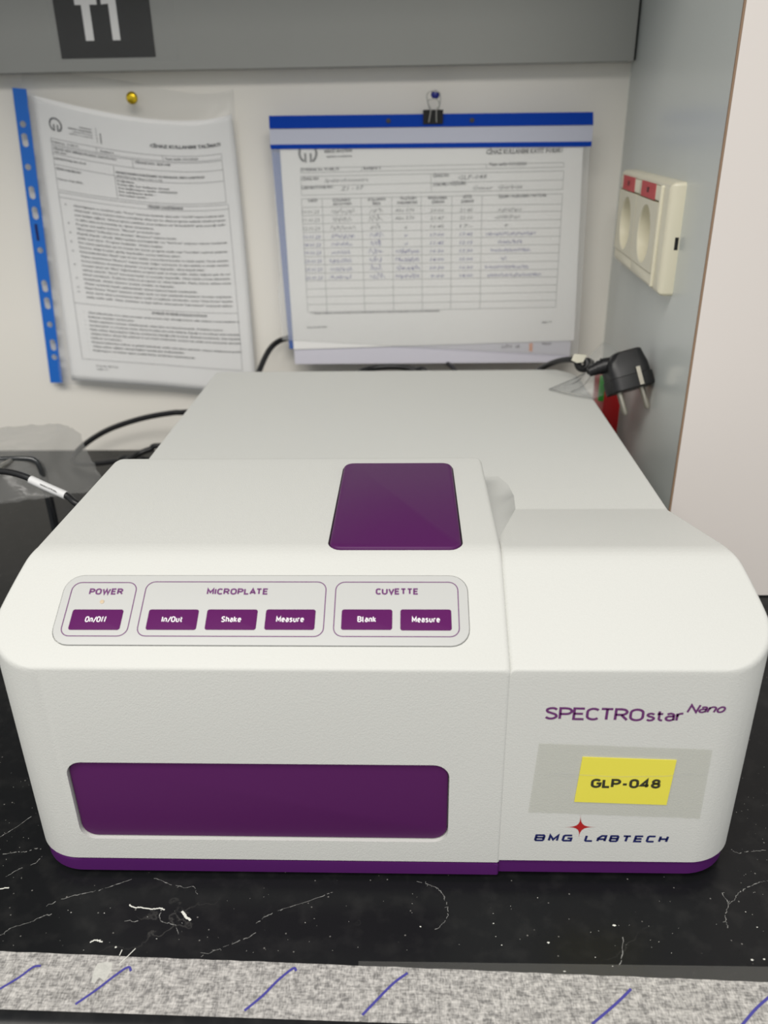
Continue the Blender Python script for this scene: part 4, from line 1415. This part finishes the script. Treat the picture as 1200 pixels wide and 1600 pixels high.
for k in range(2):
    x_ = 0.008 + k * (GW_ + 0.0015)
    # socket insert: slab with a round well
    bm = bmesh.new()
    cx2, cy2, r2 = x_ + GW_ / 2, sh_ * 0.47, 0.0225
    zt2 = 0.0125
    out_ = rrect(x_, x_ + GW_, sh_ * .16, sh_ * .80, .001, 0, 2)
    Nn = 32
    ring = lambda r_, c_: [bm.verts.new(SO.p(cx2 + r_ * math.cos(2 * math.pi * i / Nn), cy2 + r_ * math.sin(2 * math.pi * i / Nn), c_)) for i in range(Nn)]
    ov = [bm.verts.new(SO.p(a, b, zt2)) for a, b in out_]
    r_a = ring(r2, zt2)
    ed = [bm.edges.new((ov[i], ov[(i + 1) % len(ov)])) for i in range(len(ov))] + [bm.edges.new((r_a[i], r_a[(i + 1) % Nn])) for i in range(Nn)]
    bmesh.ops.triangle_fill(bm, use_beauty=True, edges=ed)
    r_b = ring(r2 - .0006, zt2 - .0008); r_c = ring(r2 - .0016, 0.0010)
    for A_, B_ in ((r_a, r_b), (r_b, r_c)):
        for i in range(Nn): bm.faces.new((A_[i], A_[(i + 1) % Nn], B_[(i + 1) % Nn], B_[i]))
    bm.faces.new(r_c)
    lo = [bm.verts.new(SO.p(a, b, .0006)) for a, b in out_]
    for i in range(len(ov)): bm.faces.new((ov[i], ov[(i + 1) % len(ov)], lo[(i + 1) % len(ov)], lo[i]))
    bmesh.ops.recalc_face_normals(bm, faces=bm.faces)
    me = bpy.data.meshes.new('socket_insert'); bm.to_mesh(me); bm.free()
    ins_ = link_mesh('socket_insert', me, M['socket'], sock, 30)
    # earth clips and pin holes
    for sy_ in (1,):
        bcx = cx2 + r2 * .28; bcy = cy2 + r2 * .62
        splate('earth_clip', (bcx - .0016, bcx + .0030, bcy - .0030, bcy + .0016), .0005, .0010, .0100, M['nickel'], bev=.0004, par=ins_)
    for sx_ in (-1, 1):
        splate('pin_hole', (cx2 + sx_ * .0075 - .0022, cx2 + sx_ * .0075 + .0022, cy2 - .0022, cy2 + .0022), .0021, .0009, .0012, M['dark_hole'], par=ins_)
    splate('label_holder', (x_, x_ + GW_, sh_ * .815, sh_ * .945), .001, .0006, .0118, M['socket'], bev=.0005)
    splate('label_holder', (x_, x_ + GW_, sh_ * .05, sh_ * .15), .001, .0006, .0118, M['socket'], bev=.0005)
    stk = splate('red_sticker', (x_ + GW_ * .14, x_ + GW_ * .80, sh_ * .81, sh_ * .955), .0003, .0118, .0121, M['sticker_red'])
    stk['label'] = 'red UPS sticker'
    p = Print()
    ca, cb_ = x_ + GW_ * .47, sh_ * .862
    p.text('UPS', (ca - .0042, cb_), (ca + .0042, cb_), .0036, bold=.03, res=2)
    p.build('sticker_lettering', on(SO, .0123) if SO.ex.cross(SO.ey).dot(SO.ez) > 0 else (lambda a, b: SO.p(a, b, .0123)), M['ink_black'], stk)
splate('side_rib', (sw_ - .024, sw_ - .020, sh_ * .04, sh_ * .96), .0015, .006, .0130, M['socket'], bev=.0012)
splate('release_slot', (sw_ - .0010, sw_ + .0004, sh_ * .42, sh_ * .53), .0003, .0010, .0034, M['dark_hole'])

# ------------------------------------------------------------------ plug, its cable, tie, wrap and red box
py_ = 0.742
while atY(1013, 590, py_).x > xr_at(py_) - 0.002: py_ -= 0.002
pc = atY(978, 582, py_)
plug = empty('power_plug', pc, 'black two-pin mains plug hanging beside the grey partition, pins pointing down', 'plug')
right_ = Vector((RX.x, RY.x, RZ.x)); up_ = Vector((RX.y, RY.y, RZ.y))
Lx = (right_ * .965 + up_ * .262).normalized()               # across the two pins
Lz = (up_ * .965 - right_ * .262).normalized()               # away from the pins
Ly = Lz.cross(Lx)
PL = lambda a, b, c: pc + Lx * a + Ly * b + Lz * c


def ringloft(name, rings, material, parent, sm=40):
    m_ = len(rings[0]); vs = [q for r_ in rings for q in r_]
    fs = [tuple(range(m_))[::-1], tuple(range(len(vs) - m_, len(vs)))]
    for i in range(len(rings) - 1):
        for k in range(m_):
            j = (k + 1) % m_
            fs.append((i * m_ + k, i * m_ + j, (i + 1) * m_ + j, (i + 1) * m_ + k))
    return mesh(name, vs, fs, material, parent, sm)


def sup(ax, ay, c, n=32, e=5, ox=0, oy=0):
    out = []
    for i in range(n):
        t = 2 * math.pi * i / n
        ct_, st_ = math.cos(t), math.sin(t)
        out.append(PL(ox + ax * math.copysign(abs(ct_) ** (2 / e), ct_), oy + ay * math.copysign(abs(st_) ** (2 / e), st_), c))
    return out


ringloft('plug_body', [sup(.0175, .0145, -.015), sup(.0182, .0152, -.0142), sup(.0182, .0152, -.004), sup(.0172, .0145, -.0035), sup(.0170, .014, .004),
                       sup(.0160, .013, .009, ox=0), sup(.0125, .0115, .0155, ox=.0022), sup(.0105, .0095, .0168, ox=.003)], M['black'], plug)
for s_ in (-1, 1):
    base = (s_ * .0095, 0)
    tube('plug_pin', [PL(base[0], 0, -.0145), PL(base[0], 0, -.0315), PL(base[0], 0, -.0335)], [.0024, .0024, .0014], M['nickel'], plug, 14)
v4 = [PL(.0035, -.0150, -.0140), PL(.0068, -.0150, -.0140), PL(.0068, -.0152, .001), PL(.0035, -.0152, .001)]
v5 = [q - Ly * .0012 for q in v4]
mesh('earth_strip', v4 + v5, [(0, 1, 2, 3), (4, 5, 6, 7), (0, 1, 5, 4), (1, 2, 6, 5), (2, 3, 7, 6), (3, 0, 4, 7)], M['nickel'], plug)
relief = [PL(-.008, 0, .008), PL(-.016, .0, .0100), PL(-.022, .001, .0095), PL(-.029, .002, .0085)]
tube('strain_relief', relief, [.0075, .0064, .0052, .0040], M['black'], plug, 14)
for k in range(4):
    c_ = PL(-.016 - .0034 * k, .0004 * k, .0099 - .0002 * k)
    tube('relief_rib', [c_, c_ + (relief[2] - relief[1]).normalized() * .0012], .0068 - .0008 * k, M['black'], plug, 14)
cpath = [PL(-.028, .002, .0086), atY(924, 566, .704), atY(907, 563, .706), atY(885, 562, .72), atY(864, 567, .74), atY(842, 579, .765), atY(825, 602, .79), atY(800, 660, .785)]
cb1 = tube('power_cable', catmull(cpath, 6), 0.0027, M['black'])
tag(cb1, 'thick black power cable running from the plug to behind the instrument', 'cable')
# tie
t1_ = atY(909, 562, .70)
vs = []
tie = empty('cable_tie', t1_, 'cream paper tag with black tie wrapped on the power cable beside the plug', 'cable tie')
quad('tag_flap', Frame((0, .690, 0), (1, 0, 0), (0, 0.0, 1)), [(897, 553), (917, 555), (911, 566), (901, 567), (893, 563)], 0, .0006, M['tie'], tie)
tube('tie_knot', catmull([atY(901, 564, .700), atY(905, 574, .698), atY(913, 576, .698), atY(918, 568, .700), atY(915, 562, .702)], 4), .0032, M['black'], tie, 10)
# crumpled clear wrap around the tie
rnd = random.Random(6)
oz = lambda u, v, h: atZ(u, v, BT + h)
wv_ = [oz(858, 608, .0008), oz(905, 586, .004), atY(930, 571, .69), atY(944, 566, .695), oz(930, 622, .001), oz(900, 615, .0008), oz(880, 611, .0008), oz(912, 596, .005),
       oz(926, 592, .009), atY(950, 600, .68), atY(942, 618, .675), atY(920, 556, .71), atY(943, 534, .74), atY(968, 548, .73), atY(962, 566, .71)]
wrp = sheet_solid('clear_wrap', wv_, [(0, 1, 7), (0, 7, 6), (6, 7, 5), (7, 8, 5), (5, 8, 4), (1, 2, 7), (2, 8, 7), (2, 3, 8), (3, 9, 8), (8, 9, 10), (8, 10, 4), (2, 11, 12), (2, 12, 3), (3, 12, 13), (3, 13, 14)], .0001, M['film_soft'], None, 5)
tag(wrp, 'crumpled clear plastic wrap on the rear corner of the instrument by the plug', 'plastic wrap')
M['fold'] = film('film_fold', (0.25, 0.25, 0.25), 0.55)
for ed_ in (((858, 608), (880, 599), (905, 588), (924, 576)), ((858, 608), (895, 617), (930, 623)), ((880, 604), (900, 597), (914, 584)), ((893, 612), (912, 602), (925, 585))):
    tube('wrap_fold', catmull([oz(u, v, .0045 if (u < 925 and v < 600) else .0015) for u, v in ed_], 4), .00045, M['fold'], wrp, 6)
# red box
ry0, ry1 = 0.745, 0.79
rx0, rx1 = atY(944, 615, ry0).x, atY(968, 640, ry0).x
zt_ = atY(955, 598, ry0).z
rb_ = empty('small_carton', ((rx0 + rx1) / 2, (ry0 + ry1) / 2, 0), 'narrow red carton with a green edge standing behind the plug', 'box')
box('carton_body', (rx0, ry0, 0.0), (rx1, ry1, zt_), M['red'], rb_, bev=.0006)
box('carton_edge', (rx0 - .0048, ry0 + .0002, zt_ - .018), (rx0 + .0002, ry0 + .004, zt_ + .006), M['green'], rb_, bev=.0004)

# ------------------------------------------------------------------ cables behind and on the left
RC = .0030
cA = tube('black_cable', catmull([(-.13, .80, .085), atY(300, 643, .815), atY(270, 645, .825), atY(225, 653, .835), atY(180, 667, .842), atY(150, 682, .845), atY(126, 700, .845), atY(114, 716, .84), atY(122, 724, .83), atY(150, 724, .82), atY(185, 720, .81), atY(215, 716, .80), (-.155, .79, .0045), (-.12, .80, .0035)], 8), RC, M['black'], None, 12)
tag(cA, 'black cable looping on the bench left of the instrument, against the wall', 'cable', 'black cables behind the instrument')
cB = tube('black_cable', catmull([atY(195, 722, .775), atY(215, 710, .79), atY(235, 702, .795), atY(262, 697, .795), (-.13, .785, .030), (-.10, .79, .018)], 8), RC, M['black'], None, 12)
tag(cB, 'short black cable arching just behind the left rear side of the instrument', 'cable', 'black cables behind the instrument')
cC = tube('black_cable', catmull([(-.16, .80, .004), atY(395, 610, .80), atY(405, 580, .82), atY(420, 548, .848), atY(438, 532, .866), atY(470, 524, .8805)], 8), RC, M['black'], None, 12)
tag(cC, 'black cable rising behind the instrument to the left edge of the blue folder', 'cable', 'black cables behind the instrument')
cD = tube('black_cable', catmull([atY(540, 615, .79), atY(560, 584, .80), atY(585, 575, .81), atY(620, 573, .81), atY(648, 578, .81), atY(668, 590, .80), (.03, .79, .03)], 8), RC, M['black'], None, 12)
tag(cD, 'black cable humping just above the rear edge of the instrument under the folder', 'cable', 'black cables behind the instrument')
cE = tube('black_cable', catmull([atY(690, 562, .868), atY(702, 570, .855), atY(712, 580, .84), atY(725, 600, .82)], 8), RC * .8, M['black'], None, 12)
tag(cE, 'thin black cable dropping behind the instrument from the folder bottom', 'cable', 'black cables behind the instrument')

# cable with a white label sleeve
lc = catmull([atY(-60, 742, .50), atY(-20, 737, .50), atY(10, 737, .497), atY(40, 745, .492), atY(75, 762, .486), atY(105, 775, .482), atY(130, 790, .478), (-.1915, .500, .105), (-.1915, .530, .048), (-.1925, .575, .009), (-.195, .64, .0028), (-.20, .72, .0028)], 8)
lc_o = tube('labelled_cable', lc, 0.0022, M['black'], None, 12)
tag(lc_o, 'black cable with a white printed sleeve left of the raised front module', 'cable')
slv_path = catmull([atY(48, 749.5, .4905), atY(75, 762, .486), atY(103, 774, .4823)], 6)
slv = tube('label_sleeve', slv_path, .0028, M['white_sleeve'], lc_o, 14)
p = Print()
sf_ = Frame(atY(75, 762, .4828), atY(103, 774, .4791) - atY(48, 749.5, .4873), (0, -.5, 1))
for k, (dy, s) in enumerate(((.0003, 'SPECTRO'), (-.0011, 'NANO USB'))):
    p.text(s, (-.0060, dy), (.0070, dy), .0011, bold=.05, res=1)
p.build('sleeve_print', on(sf_, 0.0003), M['ink_black'], slv)

# wire stand under a clear plastic bag at far left
wy = 0.60
stand = empty('wire_stand', atZ(90, 900, 0), 'black bent-wire stand under clear plastic at the left edge', 'wire stand')
tpz = atY(50, 718, wy).z
xleg = atY(66, 740, wy).x
def wire(y_, du, dv):
    p_ = [atY(u + du, v + dv, y_) for u, v in ((-160, 717), (-60, 717), (0, 717), (30, 716), (48, 717), (57, 721), (62, 729), (66, 742))]
    e_ = p_[-1]
    return p_ + [Vector((e_.x + .0005, y_, e_.z * .6)), Vector((e_.x + .0005, y_, .0025))]
tube('wire_frame', catmull(wire(wy, 0, 0), 6), .0023, M['black_metal'], stand, 12)
tube('wire_frame', catmull(wire(wy + .012, 6, 1), 6), .0017, M['black_metal'], stand, 12)
tube('foot_wire', [(xleg, wy - .12, .0025), (xleg, wy + .10, .0025)], .0022, M['black_metal'], stand, 10)
tube('cross_wire', [(xleg - .022, wy - .0022, tpz), (xleg - .05, wy - .12, tpz - .001)], .0020, M['steel'], stand, 10)

rnd = random.Random(9)
bagc = [  # rows from the back top ridge over the wire to the front, then the right side down
    [(-170, 674, .66), (-60, 671, .66), (0, 668, .66), (50, 664, .66), (90, 662, .66), (110, 668, .655), (126, 678, .65)],
    [(-170, 690, .64), (-60, 688, .64), (0, 687, .64), (40, 684, .64), (80, 684, .635), (108, 690, .64), (133, 700, .64)],
    [(-170, 716, .605), (-60, 714, .605), (0, 712, .605), (36, 711, .605), (68, 716, .61), (105, 716, .625), (147, 724, .63)],
    [(-170, 742, .585), (-60, 742, .585), (0, 742, .585), (40, 745, .59), (82, 752, .60), (120, 752, .61), (160, 748, .62)],
    [(-170, 786, .575), (-60, 787, .575), (0, 788, .575), (45, 781, .58), (90, 775, .585), (130, 770, .60), (172, 768, .61)]]
g = [[atY(*q) for q in r_] for r_ in bagc]
nr, nc = len(g), len(g[0])
fine = []
ksub = 5
for j in range((nr - 1) * ksub + 1):
    row = []
    for i in range(nc):
        col_ = catmull([g[a][i] for a in range(nr)], ksub)
        row.append(col_[j])
    fine.append(catmull(row, ksub))
vs = []
for r_ in fine:
    for q in r_:
        w_ = Vector((rnd.uniform(-1, 1), rnd.uniform(-1, 1), rnd.uniform(-1, 1))) * .0007
        q = q + w_
        q.z = max(q.z, .001)
        vs.append(q)
ncf = len(fine[0])
fs = [(j * ncf + i, j * ncf + i + 1, (j + 1) * ncf + i + 1, (j + 1) * ncf + i) for j in range(len(fine) - 1) for i in range(ncf - 1)]
bag = sheet_solid('plastic_cover', vs, fs, .0001, M['film_bag'], None, 60)
tag(bag, 'crumpled clear plastic cover draped on the wire stand at far left', 'plastic cover')
